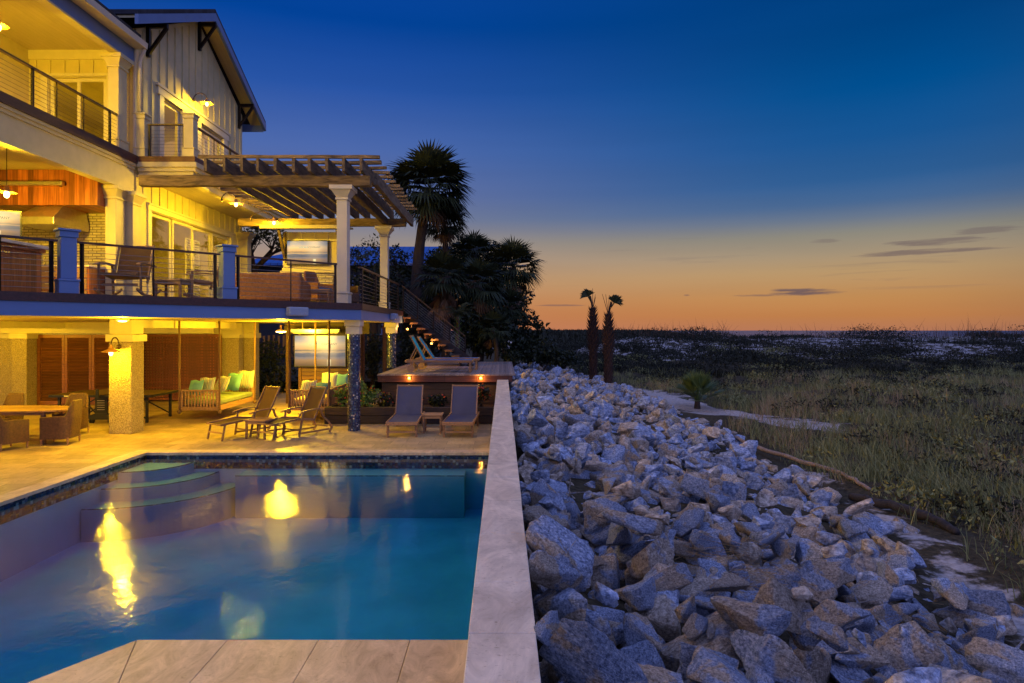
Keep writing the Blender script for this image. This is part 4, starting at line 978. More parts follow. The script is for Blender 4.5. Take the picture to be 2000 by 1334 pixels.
def side_table(label,loc,rz,w=.5,d=.5,h=.45,group=None):
    t=thing('side_table',label,'side table',loc,rz,group)
    m=MB(); n=7
    m.box(-w/2,-w/2+.05,-d/2,d/2,h-.03,h).box(w/2-.05,w/2,-d/2,d/2,h-.03,h)
    for i in range(n):
        a=-d/2+d*i/n; m.box(-w/2+.052,w/2-.052,a+.004,a+d/n-.004,h-.028,h-.003)
    m.build('tabletop',M['teakx'],t,world=False,bevel=.003)
    MB().box(-w/2+.04,w/2-.04,-d/2+.03,-d/2+.05,h-.1,h-.031).box(-w/2+.04,w/2-.04,d/2-.05,d/2-.03,h-.1,h-.031).box(-w/2+.03,-w/2+.05,-d/2+.051,d/2-.051,h-.1,h-.031).box(w/2-.05,w/2-.03,-d/2+.051,d/2-.051,h-.1,h-.031).build('apron',M['teakx'],t,world=False)
    for sx in (-1,1):
        for sy in (-1,1):
            x,y=sx*(w/2-.045),sy*(d/2-.045); MB().box(x-.022,x+.022,y-.022,y+.022,0,h-.031).build('leg',M['teak'],t,world=False,bevel=.004)
    MB().box(-w/2+.06,w/2-.06,-.02,.02,.12,.14).build('stretcher',M['teakx'],t,world=False)
    return t
def armchair(label,loc,rz,mat='wick',group=None,cush=None):
    t=thing('wicker_armchair',label,'chair',loc,rz,group); W,D=.60,.62
    m=MB()   # curved back + arms as one swept shell
    prof=[]; n=18
    for i in range(n+1):
        a=math.pi*i/n; x=-math.cos(a); y=math.sin(a)
        X=W/2*math.copysign(abs(x)**.45,x); Y=-.02+.30*abs(y)**.6
        hgt=.62+.33*sm(np.array((y-.55)/.4)).item(); prof.append((X,Y,hgt))
    prof=[(-W/2,-.30,.60)]+prof+[(W/2,-.30,.60)]
    k=0
    for (X,Y,h) in prof:
        lean=.06*max(0,(h-.62)/.33)
        for (s,z) in ((1.,.14),(1.,h*.6),(1.,h),(.90,h+.012),(.84,h*.98),(.84,.14)): m.v.append((X*s,(Y+(lean if z>.5 else 0))*(s if Y>0 else 1),z))
    for i in range(len(prof)-1):
        for j in range(6): a=i*6+j; b=i*6+(j+1)%6; m.f.append((a,b,b+6,a+6))
    m.f.append(tuple(range(6))[::-1]); e=6*(len(prof)-1); m.f.append(tuple(e+j for j in range(6)))
    m.build('woven_shell',M[mat],t,world=False,smooth=False,bevel=0)
    MB().box(-W/2+.04,W/2-.04,-.33,.24,.14,.40).build('seat',M[mat],t,world=False,bevel=.03)
    if cush: MB().box(-W/2+.06,W/2-.06,-.31,.2,.405,.49).build('seat_cushion',M[cush],t,world=False,bevel=.03)
    for sx in (-1,1):
        for y in (-.29,.24): MB().tube([(sx*(W/2-.045),y,.0),(sx*(W/2-.045),y,.16)],[.016,.022],8).build('leg',M['teak'],t,world=False)
    return t
# poolside steamer chairs, loungers and tables
steamer('brown sling steamer chair left of the small teak table by the pool',(-5.92,15.75,.003),R(-33),group='steamer chairs beside the pool')
steamer('brown sling steamer chair right of the small teak table by the pool',(-4.78,15.75,.003),R(-33),group='steamer chairs beside the pool')
side_table('small teak table between the two steamer chairs',(-5.62,15.25,.003),R(-12),.55,.55,.44)
lounger('grey sling sun lounger nearer the tiled column, back raised',(-2.40,16.62,.003),R(2),'sling','grey sun loungers by the pool')
lounger('grey sling sun lounger nearer the boundary wall, back raised',(-1.00,16.62,.003),R(-2),'sling','grey sun loungers by the pool')
side_table('slatted teak table between the two grey loungers',(-1.71,16.05,.003),0,.50,.45,.46)
lounger('blue sling lounger with wheels at the front of the timber platform',(-2.28,19.75,PZ+.003),R(90),'slingb','blue loungers on the timber platform',True,62)
lounger('blue sling lounger with wheels at the back of the timber platform',(-2.15,21.1,PZ+.003),R(90),'slingb','blue loungers on the timber platform',True,55)
# swing beds
def swing(label,loc,rz,ceil=2.76,cushion='green'):
    t=thing('swing_daybed',label,'swing bed',loc,rz); W,L=1.08,2.5; zb=.30
    MB().box(-W/2,W/2,-L/2,-L/2+.08,zb,zb+.1).box(-W/2,W/2,L/2-.08,L/2,zb,zb+.1).box(W/2-.05,W/2,-L/2+.08,L/2-.08,zb,zb+.14).box(-W/2,-W/2+.05,-L/2+.08,L/2-.08,zb,zb+.14).box(-W/2+.05,W/2-.05,-L/2+.08,L/2-.08,zb+.02,zb+.1).build('bed_frame',M['teak'],t,world=False,bevel=.008)
    for s in (-1,1):
        y=s*(L/2-.04); m=MB().box(-W/2,W/2,y-.04,y+.04,zb+.52,zb+.565)
        m.box(-W/2,-W/2+.07,y-.03,y+.03,zb+.1,zb+.52).box(W/2-.07,W/2,y-.03,y+.03,zb+.1,zb+.52)
        x=-W/2+.11
        while x<W/2-.1: m.box(x,x+.045,y-.012,y+.012,zb+.101,zb+.52); x+=.085
        m.build('end_panel',M['teakx'],t,world=False,bevel=.004)
    m=MB().box(-W/2,-W/2+.06,-L/2+.081,L/2-.081,zb+.52,zb+.57); y=-L/2+.13
    while y<L/2-.12: m.box(-W/2+.015,-W/2+.04,y,y+.09,zb+.14,zb+.52); y+=.115
    m.build('back_panel',M['teak'],t,world=False,bevel=.004)
    MB().box(-W/2+.07,W/2+.0,-L/2+.09,L/2-.09,zb+.145,zb+.30).build('mattress',M[cushion],t,world=False,bevel=.045)
    for sx in (-1,1):
        for sy in (-1,1):
            x,y=sx*(W/2+.01),sy*(L/2+.02); rr=random.Random(sx*3+sy)
            pts=[(x+rr.uniform(-.006,.006),y+rr.uniform(-.006,.006),zb-.03+(ceil-zb+.03)*i/14) for i in range(15)]
            m=MB().tube(pts,[.028+.004*math.sin(i*2.) for i in range(15)],8)
            m.sphere((x,y,zb-.03),.06,.06,.06,10,6); m.build('rope',M['rope'],t,world=False,smooth=True)
    return t
swing('hanging daybed with green mattress on thick ropes by the lattice screen',(-8.30,19.2,0),0)
swing('hanging daybed seen from its slatted end behind the steamer chairs',(-5.30,19.2,0),R(180),2.76,'creamc')
def pillow(label,loc,rx,rz,mat,s=.5,th=.16):
    k=9; m=MB()
    for side in (1,-1):
        kk=len(m.v)
        for i in range(k+1):
            for j in range(k+1):
                u,v=i/k*2-1,j/k*2-1; e=(1-abs(u)**3.5)*(1-abs(v)**3.5); pin=1-.10*(u*u*(1-v*v)*0+ (1-abs(u))*abs(v)**2*.6+(1-abs(v))*abs(u)**2*.6)
                m.v.append((u*s/2*pin,side*th/2*e**.55,v*s/2*pin+ .015*math.sin(5*u+v*3)))
        for i in range(k):
            for j in range(k): a=kk+i*(k+1)+j; m.f.append((a,a+1,a+k+2,a+k+1) if side<0 else (a,a+k+1,a+k+2,a+1))
    t=m.build('pillow',M[mat],None,smooth=True); t.location=loc; t.rotation_euler=(R(rx),0,R(rz)); return tag(t,label,'pillow',group='pillows on the swing beds')
pillow('crumpled aqua pillow at the near end of the green daybed',(-8.55,18.25,.90),-20,-15,'aqua',.44)
pillow('striped pillow second from the near end of the green daybed',(-8.38,18.55,.93),-18,-10,'stripe',.48)
pillow('striped pillow in the middle of the green daybed row',(-8.20,19.15,.93),-25,-30,'stripe',.50)
pillow('plain aqua pillow between the striped ones on the green daybed',(-8.05,19.6,.96),-22,-20,'aqua',.55)
pillow('striped pillow standing at the far end of the green daybed',(-7.95,20.25,.98),-12,-6,'stripe',.56)
pillow('dark striped pillow lying by the near end of the second daybed',(-5.45,18.35,.90),-30,-8,'stripe',.44)
pillow('deep blue pillow on the second daybed',(-5.10,18.5,.86),-50,10,'bluec',.46)
pillow('striped pillow standing on the second daybed',(-5.2,19.6,.98),-15,-10,'stripe',.52)
pillow('aqua pillow at the far end of the second daybed',(-4.95,20.1,.94),-20,20,'aqua',.46)
# dining group
t=thing('dining_table','oval slatted teak dining table at the left edge','table',(-11.05,14.75,.003))
n=48; a_,b_=1.38,.62
m=MB(); y=-b_
while y<b_-.02:
    y2=min(y+.075,b_); ym=(y+y2)/2; hx=a_*math.sqrt(max(0,1-(abs(ym)/b_)**2.4)); hx=max(hx,.1)
    hy1=a_*math.sqrt(max(.01,1-(abs(y)/b_)**2.4)); hy2=a_*math.sqrt(max(.01,1-(abs(y2)/b_)**2.4))
    m.prism([(-hy1,y+.003),(hy1,y+.003),(hy2,y2-.003),(-hy2,y2-.003)],2,.71,.74); y=y2
m.build('tabletop',M['teakx'],t,world=False)
MB().box(-.95,.95,-.36,-.33,.63,.709).box(-.95,.95,.33,.36,.63,.709).box(-.98,-.951,-.36,.36,.63,.709).box(.951,.98,-.36,.36,.63,.709).build('apron',M['teakx'],t,world=False)
for sx in (-.92,.92):
    for sy in (-.3,.3): MB().box(sx-.04,sx+.04,sy-.04,sy+.04,0,.709).build('leg',M['teak'],t,world=False,bevel=.006)
grp='wicker armchairs round the dining table'
armchair('brown wicker armchair at the right end of the dining table, its back to the column',(-9.72,14.45,.003),R(-82),group=grp)
armchair('brown wicker armchair in front of the dining table at the left edge',(-10.45,13.75,.003),R(160),group=grp)
armchair('brown wicker armchair behind the dining table nearest the table tennis table',(-10.35,15.75,.003),R(8),group=grp)
armchair('brown wicker armchair behind the dining table cut by the left edge',(-11.95,15.75,.003),R(-4),group=grp)
# table tennis table
t=thing('table_tennis_table','dark folding table tennis table with net behind the stucco column','table tennis table',(-10.78,18.3,.003))
for s in (-1,1):
    MB().box(min(s*.01,s*1.36),max(s*.01,s*1.36),-.76,.76,.735,.76).build('tabletop',M['slingw'],t,world=False)
    MB().box(min(s*.01,s*1.37),max(s*.01,s*1.37),-.775,-.761,.70,.762).box(min(s*.01,s*1.37),max(s*.01,s*1.37),.761,.775,.70,.762).box(min(s*1.361,s*1.375),max(s*1.361,s*1.375),-.76,.76,.70,.762).build('edge_frame',M['black'],t,world=False)
    for y in (-.62,.62): 
        MB().box(s*1.18-.03,s*1.18+.03,y-.03,y+.03,.01,.70).build('leg',M['black'],t,world=False)
        MB().beam((s*1.15,y,.12),(s*.30,y*.8,.62),.03,.03).beam((s*.62,y,.70),(s*.2,y*.9,.22),.03,.03).build('brace',M['black'],t,world=False)
MB().box(-.012,.012,-.86,.86,.765,.90).build('net',M['slingw'],t,world=False); MB().box(-.035,.035,-.9,-.86,.70,.93).box(-.035,.035,.86,.9,.70,.93).build('net_post',M['black'],t,world=False)
for y in (-.72,.62): 
    m=MB(); m.box(-.16,.16,y,y+.05,.22,.74)
    m.prism([(-.36,.13),(-.34,.19),(-.16,.26),(.16,.26),(.34,.19),(.36,.13),(.2,.10),(-.2,.10)],1,y-.02,y+.07)
    m.build('carriage',M['black'],t,world=False)
m=MB()
for y in (-.70,.64):
    for x in (-.29,-.22,.22,.29):
        mm=MB().lathe([(0,-.015),(.06,-.015),(.065,0),(.06,.015),(0,.015)],(0,0,0),16); Mx=Matrix.Translation((x,y,.065))@Matrix.Rotation(R(90),4,'Y'); k=len(m.v); m.v+=[tuple(Mx@Vector(v)) for v in mm.v]; m.f+=[tuple(i+k for i in f) for f in mm.f]
m.build('caster',M['black'],t,world=False)
MB().box(-.95,-.62,-.781,-.776,.715,.75).build('name_plate',M['white'],t,world=False)
m=MB()
for i in range(5): m.box(-.10,.10,-.726,-.721,.36+.06*i,.375+.06*i)
m.build('vent_slot',M['steel'],t,world=False)
# lounge on the deck
def sofa(label,loc,rz,W=1.62,mat='wickr'):
    t=thing('wicker_sofa',label,'sofa',loc,rz)
    MB().box(-W/2,W/2,-.05,.10,.04,.74).build('back',M[mat],t,world=False,bevel=.06)
    for s in (-1,1): MB().prism([(-.72,.06),(-.051,.06),(-.051,.68),(-.25,.56),(-.72,.52)],0,s*(W/2-.07)-.07,s*(W/2-.07)+.07).build('arm',M[mat],t,world=False,bevel=.03)
    MB().box(-W/2+.141,W/2-.141,-.74,-.052,.06,.30).build('seat_base',M[mat],t,world=False,bevel=.02)
    MB().box(-W/2+.15,-.005,-.72,-.06,.305,.45).box(.005,W/2-.15,-.72,-.06,.305,.45).build('seat_cushion',M['creamc'],t,world=False,bevel=.04)
    return t
sofa('honey wicker sofa seen from behind at the deck railing',(X_(525,15.9),15.9,DZ+.005),R(180))
armchair('honey wicker armchair with dark cushion beside the white column',(-5.05,17.9,DZ+.005),R(60),'wickr','wicker lounge chairs on the deck','bluec')
armchair('small dark wicker chair close to the brick media wall',(-4.55,18.9,DZ+.005),R(40),'wick','wicker lounge chairs on the deck')
side_table('low teak table right of the wicker sofa on the deck',(X_(622,16.9),16.95,DZ+.005),R(6),.62,.5,.40)
side_table('low teak table between the two deck rocking chairs',(X_(333,13.15),13.25,DZ+.005),R(-6),.60,.42,.36)
def rocker(label,loc,rz):
    t=thing('sling_rocking_chair',label,'rocking chair',loc,rz,'sling rocking chairs on the deck'); W=.60
    m=MB(); sheet(m,[(.18,.36),(.25,.55),(.33,.80),(.37,.94)],W-.06); m.build('backrest_sling',M['slingw'],t,world=False)
    m=MB(); sheet(m,[(.20,.36),(0,.33),(-.2,.36),(-.30,.40)],W-.06); m.build('seat_sling',M['slingw'],t,world=False)
    m=MB()
    for s in (-1,1):
        x=s*W/2; m.beam((x,.12,.25),(x,.39,.97),.03,.045,(0,1,0)).beam((x,.2,.35),(x,-.32,.40),.03,.05)
    m.beam((-W/2,.38,.95),(W/2,.38,.95),.04,.03).beam((-W/2,-.31,.39),(W/2,-.31,.39),.05,.04).beam((-W/2,-.27,.2),(W/2,-.27,.2),.03,.05)
    m.build('frame',M['teak'],t,world=False,bevel=.004)
    for s in (-1,1):
        x=s*(W/2+.05)
        m=MB(); 
        for a,b in zip([(x,.32,.58),(x,0,.60),(x,-.3,.58)],[(x,0,.60),(x,-.3,.58),(x,-.38,.55)]): m.beam(a,b,.07,.025)
        m.build('armrest',M['teak'],t,world=False,bevel=.005)
        MB().beam((x,-.27,.58),(x,-.27,.06),.03,.045,(0,1,0)).build('leg',M['teak'],t,world=False,bevel=.003)
        MB().beam((x,.22,.58),(x,.26,.06),.03,.045,(0,1,0)).build('leg',M['teak'],t,world=False,bevel=.003)
        m=MB(); P=[(x,-.42+.1*i,.02+.10*((i-4.5)/4.5)**2) for i in range(11)]
        for a,b in zip(P[:-1],P[1:]): m.beam(a,b,.03,.04)
        m.build('rocker_rail',M['teak'],t,world=False)
    return t
q=rocker('brown sling rocking chair facing the pool in front of the kitchen counter',(X_(248,12.95),12.95,DZ+.005),R(6)); q.scale=(1.1,1.1,1.1)
rocker('brown sling rocking chair turned sideways beside the white newel post',(X_(405,14.3),14.2,DZ+.005),R(-62))
# ================= ROCKS =================
def rock_mesh(i,detail):
    r=random.Random(100+i); bm=bmesh.new()
    sx,sy,sz=1,r.uniform(.6,.95),r.uniform(.45,.8)
    for k in range(r.choice((8,9,11,13))):
        v=Vector((r.gauss(0,1),r.gauss(0,1),r.gauss(0,1))).normalized()
        p=r.uniform(.8,1.12); v=Vector((math.copysign(abs(v.x)**.7,v.x),math.copysign(abs(v.y)**.7,v.y),math.copysign(abs(v.z)**.7,v.z)))
        bm.verts.new((v.x*sx*p,v.y*sy*p,v.z*sz*p))
    bmesh.ops.convex_hull(bm,input=bm.verts); 
    bmesh.ops.delete(bm,geom=[v for v in bm.verts if not v.link_faces],context='VERTS')
    bmesh.ops.dissolve_limit(bm,angle_limit=R(16),verts=bm.verts,edges=bm.edges)
    bmesh.ops.bevel(bm,geom=list(bm.edges),offset=r.uniform(.06,.10),segments=2,affect='EDGES',profile=.6)
    bmesh.ops.triangulate(bm,faces=bm.faces)
    for it in range(detail):
        long=[e for e in bm.edges if e.calc_length()>(.30,.17,.10)[it]]
        bmesh.ops.subdivide_edges(bm,edges=long,cuts=1); bmesh.ops.triangulate(bm,faces=bm.faces)
    off=Vector((i*7.3,i*3.1,0))
    for v in bm.verts:
        n=v.co.normalized(); p=v.co+off
        d=.075*mn.noise(p*1.7)+.055*mn.noise(p*4.1)+(.026*mn.noise(p*10) if detail>1 else 0)
        # chipped ledges
        d-=.05*max(0,mn.noise(p*2.6+Vector((9,9,9)))-.25)
        v.co+=n*d*.9
    bmesh.ops.recalc_face_normals(bm,faces=bm.faces)
    me=bpy.data.meshes.new('boulder'); bm.to_mesh(me); bm.free(); me.materials.append(M['rock'])
    me.polygons.foreach_set('use_smooth',[True]*len(me.polygons))
    try: me.set_sharp_from_angle(angle=R(38))
    except Exception: pass
    return me
NM=18
big=[rock_mesh(i,3) for i in range(NM)]; small=[rock_mesh(50+i,1) for i in range(12)]
# pile them with a coarse height map: each new rock settles on what is below
RS=.06; gx0,gy0=.0,1.8; GX,GY=int(7.5/RS),int(40/RS)
gxx=gx0+np.arange(GX)*RS; gyy=gy0+np.arange(GY)*RS
GXX,GYY=np.meshgrid(gxx,gyy); HM=terr(GXX,GYY)-.12
rr=random.Random(21); rocks=[]
def place(x,y,s,sink=.5,qt=.55):
    ix,iy=int((x-gx0)/RS),int((y-gy0)/RS); n=max(1 if s>.08 else 2,int(s*.75/RS))
    a,b=max(0,ix-n),min(GX,ix+n+1); c,d=max(0,iy-n),min(GY,iy+n+1)
    if a>=b or c>=d: return
    sub=HM[c:d,a:b]; z=float(np.quantile(sub,qt)); q=s*.62
    zc=z+q*(1-sink)
    dx=(GXX[c:d,a:b]-x)/(s*.85); dy=(GYY[c:d,a:b]-y)/(s*.85); rr2=1-dx*dx-dy*dy
    top=np.where(rr2>0,zc+q*.8*np.sqrt(np.clip(rr2,0,1)),-9); HM[c:d,a:b]=np.maximum(sub,top)
    rocks.append((x,y,zc,s))
for layer in range(3):
    y=2.3
    while y<38:
        step=.27+.003*y+layer*.05
        ex=float(edge_x(y))+ (0.15 if layer==0 else -.25)
        x=.34
        while x<ex:
            if rr.random()<(1.,.6,.22)[layer]:
                s=min(.34,max(.07,rr.lognormvariate(math.log(.185 if y<7 else .160),.40)))*(1.,.95,1.05)[layer]
                if layer==2 and rr.random()<.15: s*=1.2
                px_=max(.16+s*.8,x+rr.uniform(-.16,.16))
                place(px_,y+rr.uniform(-.17,.17),s,.5)
            x+=step*rr.uniform(.8,1.25)
        y+=step*.86
for (x,y,s) in ((6.1,11.3,.16),(6.3,10.6,.10),(5.95,9.6,.30),(5.9,12.5,.12),(5.5,7.0,.22),(6.0,7.6,.10),(6.5,15,.14),(5.3,4.9,.30),(6.7,9.2,.08),(5.75,14.5,.2)): place(x,y,s,.7)
NB=len(rocks)
for k in range(900):
    y=2.3+rr.random()**1.5*26; x=rr.uniform(.3,float(edge_x(y))+.7); place(x,y,rr.uniform(.03,.075),.3,.05)
# nearest 290 stay separate things
vis=lambda q:(q[1]>2.2 and (q[0]/q[1])<.84 and (HC-q[2])/q[1]<.57)
rocks.sort(key=lambda q:-(q[3]/math.hypot(q[0],q[1]))*(1 if vis(q) else .001))
labels=['rough grey granite boulder in the rock bank beside the pool wall']
for i,(x,y,z,s) in enumerate(rocks[:290]):
    o=bpy.data.objects.new('boulder',big[rr.randrange(NM)]); COL.objects.link(o); o.location=(x,y,z); o.scale=(s*rr.uniform(.95,1.25),s*rr.uniform(.85,1.1),s*rr.uniform(.85,1.15))
    o.rotation_euler=(rr.uniform(-.7,.7),rr.uniform(-.7,.7),rr.uniform(0,6.28)); tag(o,labels[0],'boulder','granite boulders of the rock bank')
vs=[];fs=[];k=0
pre=[(np.array([v.co[:] for v in m.vertices]),np.array([p.vertices[:] for p in m.polygons])) for m in small]
for (x,y,z,s) in rocks[290:]:
    a,f=pre[rr.randrange(12)]; Mx=np.array(Matrix.Rotation(rr.uniform(0,6.28),3,'Z')@Matrix.Rotation(rr.uniform(-.7,.7),3,'X')@Matrix.Rotation(rr.uniform(-.7,.7),3,'Y'))
    vs.append((a*s*np.array([1.1,.95,1.]))@Mx.T+np.array([x,y,z])); fs.append(f+k); k+=len(a)
def raw(name,V,Fc,mat,smooth=False,parent=None):
    V=np.asarray(V,np.float32); Fc=np.asarray(Fc,np.int32); n=Fc.shape[1]
    me=bpy.data.meshes.new(name); me.vertices.add(len(V)); me.vertices.foreach_set('co',V.reshape(-1))
    me.loops.add(Fc.size); me.loops.foreach_set('vertex_index',Fc.reshape(-1)); me.polygons.add(len(Fc)); me.polygons.foreach_set('loop_start',np.arange(0,Fc.size,n,dtype=np.int32))
    if smooth: me.polygons.foreach_set('use_smooth',np.ones(len(Fc),bool))
    me.update(calc_edges=True); me.materials.append(mat); o=bpy.data.objects.new(name,me); COL.objects.link(o)
    if parent is not None: o.parent=parent
    return o
if vs: 
    o=raw('rock_bank',np.concatenate(vs),np.concatenate(fs),M['rock']); 
    try: o.data.polygons.foreach_set('use_smooth',np.ones(len(o.data.polygons),bool)); o.data.set_sharp_from_angle(angle=R(35))
    except Exception: pass
    tag(o,'far and smaller granite rocks filling the bank along the dunes','rocks',kind='stuff')
print('rocks',len(rocks))
# ================= VEGETATION =================
def leafcloud(name,parent,clumps,n,ls,mat,seed=0,asp=.45,shell=.55,up=.3):
    g_=np.random.default_rng(seed); cs=np.array(clumps,float); vol=cs[:,3]*cs[:,4]*cs[:,5]; idx=g_.choice(len(cs),n,p=(vol**.67)/np.sum(vol**.67))
    d=g_.normal(0,1,(n,3)); d/=np.linalg.norm(d,axis=1)[:,None]; r=g_.uniform(shell**3,1,n)**(1/3); r*=1+.16*np.sin(d[:,0]*5+idx)+.14*np.sin(d[:,2]*7+idx*2)
    c=cs[idx,:3]+d*r[:,None]*cs[idx,3:6]
    a=g_.normal(0,1,(n,3)); a[:,2]-=up; a/=np.linalg.norm(a,axis=1)[:,None]; b=np.cross(a,g_.normal(0,1,(n,3))); b/=np.linalg.norm(b,axis=1)[:,None]
    L=ls*g_.uniform(.6,1.3,n)[:,None]; V=np.stack([c-a*L,c+b*L*asp,c+a*L,c-b*L*asp],1).reshape(-1,3)
    Fc=np.arange(n*4).reshape(-1,4); off=np.array(parent.location) if parent is not None else 0
    return raw(name,V-off,Fc,mat,parent=parent)
# ================= GRASSES =================
def blades(name,n,region,h,w,mat,lean=.5,seed=1,tuft=10,spread=.12,keep=None):
    g_=np.random.default_rng(seed); nt_=n//tuft
    x,y=region(g_,nt_); 
    if keep is not None:
        k=keep(x,y,g_); x,y=x[k],y[k]
    z=terr(x,y); X=np.repeat(x,tuft)+g_.normal(0,spread,len(x)*tuft); Y=np.repeat(y,tuft)+g_.normal(0,spread,len(x)*tuft); Z=np.repeat(z,tuft)-.03
    N=len(X); hs=np.repeat(g_.uniform(.55,1.2,len(x))*(1+.55*vnoise(x,y,.9,seed*1.)),tuft)*h*g_.uniform(.6,1.2,N); a=g_.uniform(0,6.283,N); ln=g_.uniform(.1,1,N)*lean*hs
    dx,dy=np.cos(a),np.sin(a); wx,wy=-dy*w,dx*w
    face=g_.uniform(0,1,N)<.7; wx=np.where(face,w,wx); wy=np.where(face,0,wy)
    P=[]
    for t,ww in ((0,1.),(.55,.75),(1.,.08)):
        ox=dx*ln*t**1.8; oy=dy*ln*t**1.8; zz=Z+hs*t*(1-.18*t*lean)
        P.append(np.stack([X+ox-wx*ww,Y+oy-wy*ww,zz],-1)); P.append(np.stack([X+ox+wx*ww,Y+oy+wy*ww,zz],-1))
    V=np.stack(P,1).reshape(-1,3); b=np.arange(N)[:,None]*6
    Fc=np.concatenate([b+np.array([[0,1,3,2]]),b+np.array([[2,3,5,4]])])
    return raw(name,V,Fc,mat)
def patch(x,y,s,seed): return vnoise(x,y,s,seed)
def path_d(x,y):
    pts=[(5.2,29),(5.9,25.5),(6.8,21.5),(8.6,18.4)]; D=np.full(x.shape,9.)
    for (a,b),(c,d) in zip(pts[:-1],pts[1:]):
        t=np.clip(((x-a)*(c-a)+(y-b)*(d-b))/((c-a)**2+(d-b)**2),0,1); D=np.minimum(D,np.hypot(x-a-t*(c-a),y-b-t*(d-b)))
    return D
def reg(y0,y1,pw=1.6):
    def f(g_,n):
        y=y0+(y1-y0)*g_.uniform(0,1,n)**pw; x=g_.uniform(0,1,n)*(y*.95+2-3.2)+3.2; return x,y
    return f
def keepg(th,seed,s=.6):
    def f(x,y,g_): 
        ex=edge_x(y); d=x-ex
        return (d>.55+.35*g_.uniform(0,1,len(x)))&(path_d(x,y)>.9+.6*g_.uniform(-1,1,len(x)))&(patch(x,y,s,seed)+g_.normal(0,.35,len(x))>th)&((y>12)|(d>1.7)|(g_.uniform(0,1,len(x))<.10))
    return f
tag(blades('dune_grass',84000,reg(4.5,34),.42,.006,M['grass'],.9,3,12,.13,keepg(-.5,1.)),'dark green dune grass covering the flat behind the rocks','grass',kind='stuff')
tag(blades('dry_grass',42000,reg(5,30),.46,.005,M['grassb'],.8,5,14,.10,keepg(.15,7.,.5)),'brown dry grass tufts between the green dune grass','grass',kind='stuff')
def keepd(x,y,g_): return (x>2.2)&(patch(x,y,.5,3.)+.6*patch(x,y,.17,5.)+g_.normal(0,.3,len(x))>.25)
tag(blades('dune_scrub',120000,reg(32,78,1.2),.36,.030,M['scrub'],.9,9,14,.28,keepd),'dark low scrub covering the far dunes','scrub',kind='stuff')
def far(g_,n): y=g_.uniform(75,240,n); x=g_.uniform(0,1,n)*(y*.30+8)-2; return x,y
tag(blades('far_meadow_grass',26000,far,.8,.12,M['scrub'],.8,12,10,.8),'low dark grass of the far coastal flat','grass',kind='stuff')
def oats(g_,n):
    x=g_.uniform(8,52,n); y=54+g_.normal(2.5,3.,n); return x,y
tag(blades('sea_oats',1500,oats,1.25,.014,M['oat'],.55,14,3,.4,lambda x,y,g_:patch(x,y*0,.35,2.)+g_.normal(0,.5,len(x))>.1),'thin sea oats standing along the dune crest','sea oats',kind='stuff')
def bushes(name,n,y0,y1,ls,mat,seed,label,dens,r0,r1):
    q=np.random.default_rng(seed); cl=[]
    while len(cl)<n:
        y=q.uniform(y0,y1); x=q.uniform(3,y*.85)
        if x<edge_x(y)+1.2 or float(path_d(np.array([x]),np.array([y]))[0])<1.3: continue
        r=q.uniform(r0,r1)*(1+y/60); cl.append((x,y,float(terr(np.array(x),np.array(y)))+r*.15,r*q.uniform(1,1.8),r,r*q.uniform(.35,.6)))
    tag(leafcloud(name,None,cl,n*dens,ls,M[mat],seed,.35,.4,-.6),label,'scrub',kind='stuff')
bushes('low_bushes',150,9,50,.07,'scrub',31,'dark low bushes dotted through the dune grass',170,.25,.6)
bushes('olive_bushes',110,8,45,.06,'grass',33,'olive weedy clumps among the dune grass',150,.2,.5)
bushes('dune_bushes',120,36,60,.085,'scrub',35,'dark bushes on the flank of the dune ridge',320,.4,.95)
# straw caught between rocks
g_=np.random.default_rng(5); V=[];Fc=[]
for (cx,cy,cz,n,s) in ((1.9,5.75,.50,120,.20),(2.1,5.3,.42,90,.17),(2.6,3.9,.35,40,.2),(3.2,5.3,.1,30,.2)):
    for i in range(n):
        p=np.array([cx,cy,cz])+g_.normal(0,1,3)*np.array([s,s*.8,.07]); a=g_.uniform(0,6.283); L=g_.uniform(.04,.12); d=np.array([np.cos(a),np.sin(a),g_.uniform(-.3,.5)])*L; w=np.array([0,.0,.0016])
        k=len(V); V+= [p-d-w,p+d-w,p+d+w,p-d+w]; Fc.append((k,k+1,k+2,k+3))
tag(raw('straw',V,Fc,M['grassb']),'dry straw wrack caught between the near boulders','straw',kind='stuff')
def fanfrond(V,Fc,o,d,L,rng_,droop=.35,nseg=16,fan=2.2,wid=.05,facing=None):
    "palmetto frond: petiole then folded fan"
    d=Vector(d).normalized(); side=d.cross(Vector((0,0,1))); side=side.normalized() if side.length>.05 else Vector((1,0,0));
    if facing is not None: side=(Vector(facing)-d*d.dot(Vector(facing))).normalized()
    up=side.cross(d).normalized()
    hub=Vector(o)+d*L*.42+Vector((0,0,-droop*.12*L)); k=len(V); w=side*.018
    V+= [tuple(Vector(o)-w),tuple(Vector(o)+w),tuple(hub+w*.6),tuple(hub-w*.6)]; Fc.append((k,k+1,k+2,k+3))
    for i in range(nseg):
        a=fan*(i/(nseg-1)-.5)*1.15; l=L*.60*(1-.22*abs(a)/1.3)*rng_.uniform(.85,1.1)
        dd=(d*math.cos(a)+side*math.sin(a)).normalized(); n=up; pw=dd.cross(n).normalized()*wid*L*.5
        mid=hub+dd*l*.55+up*.02*L; tip=hub+dd*l+Vector((0,0,-droop*l*(.35+.5*rng_.random())))
        k=len(V); V+=[tuple(hub),tuple(mid+pw),tuple(tip),tuple(mid-pw)]; Fc.append((k,k+1,k+2,k+3))
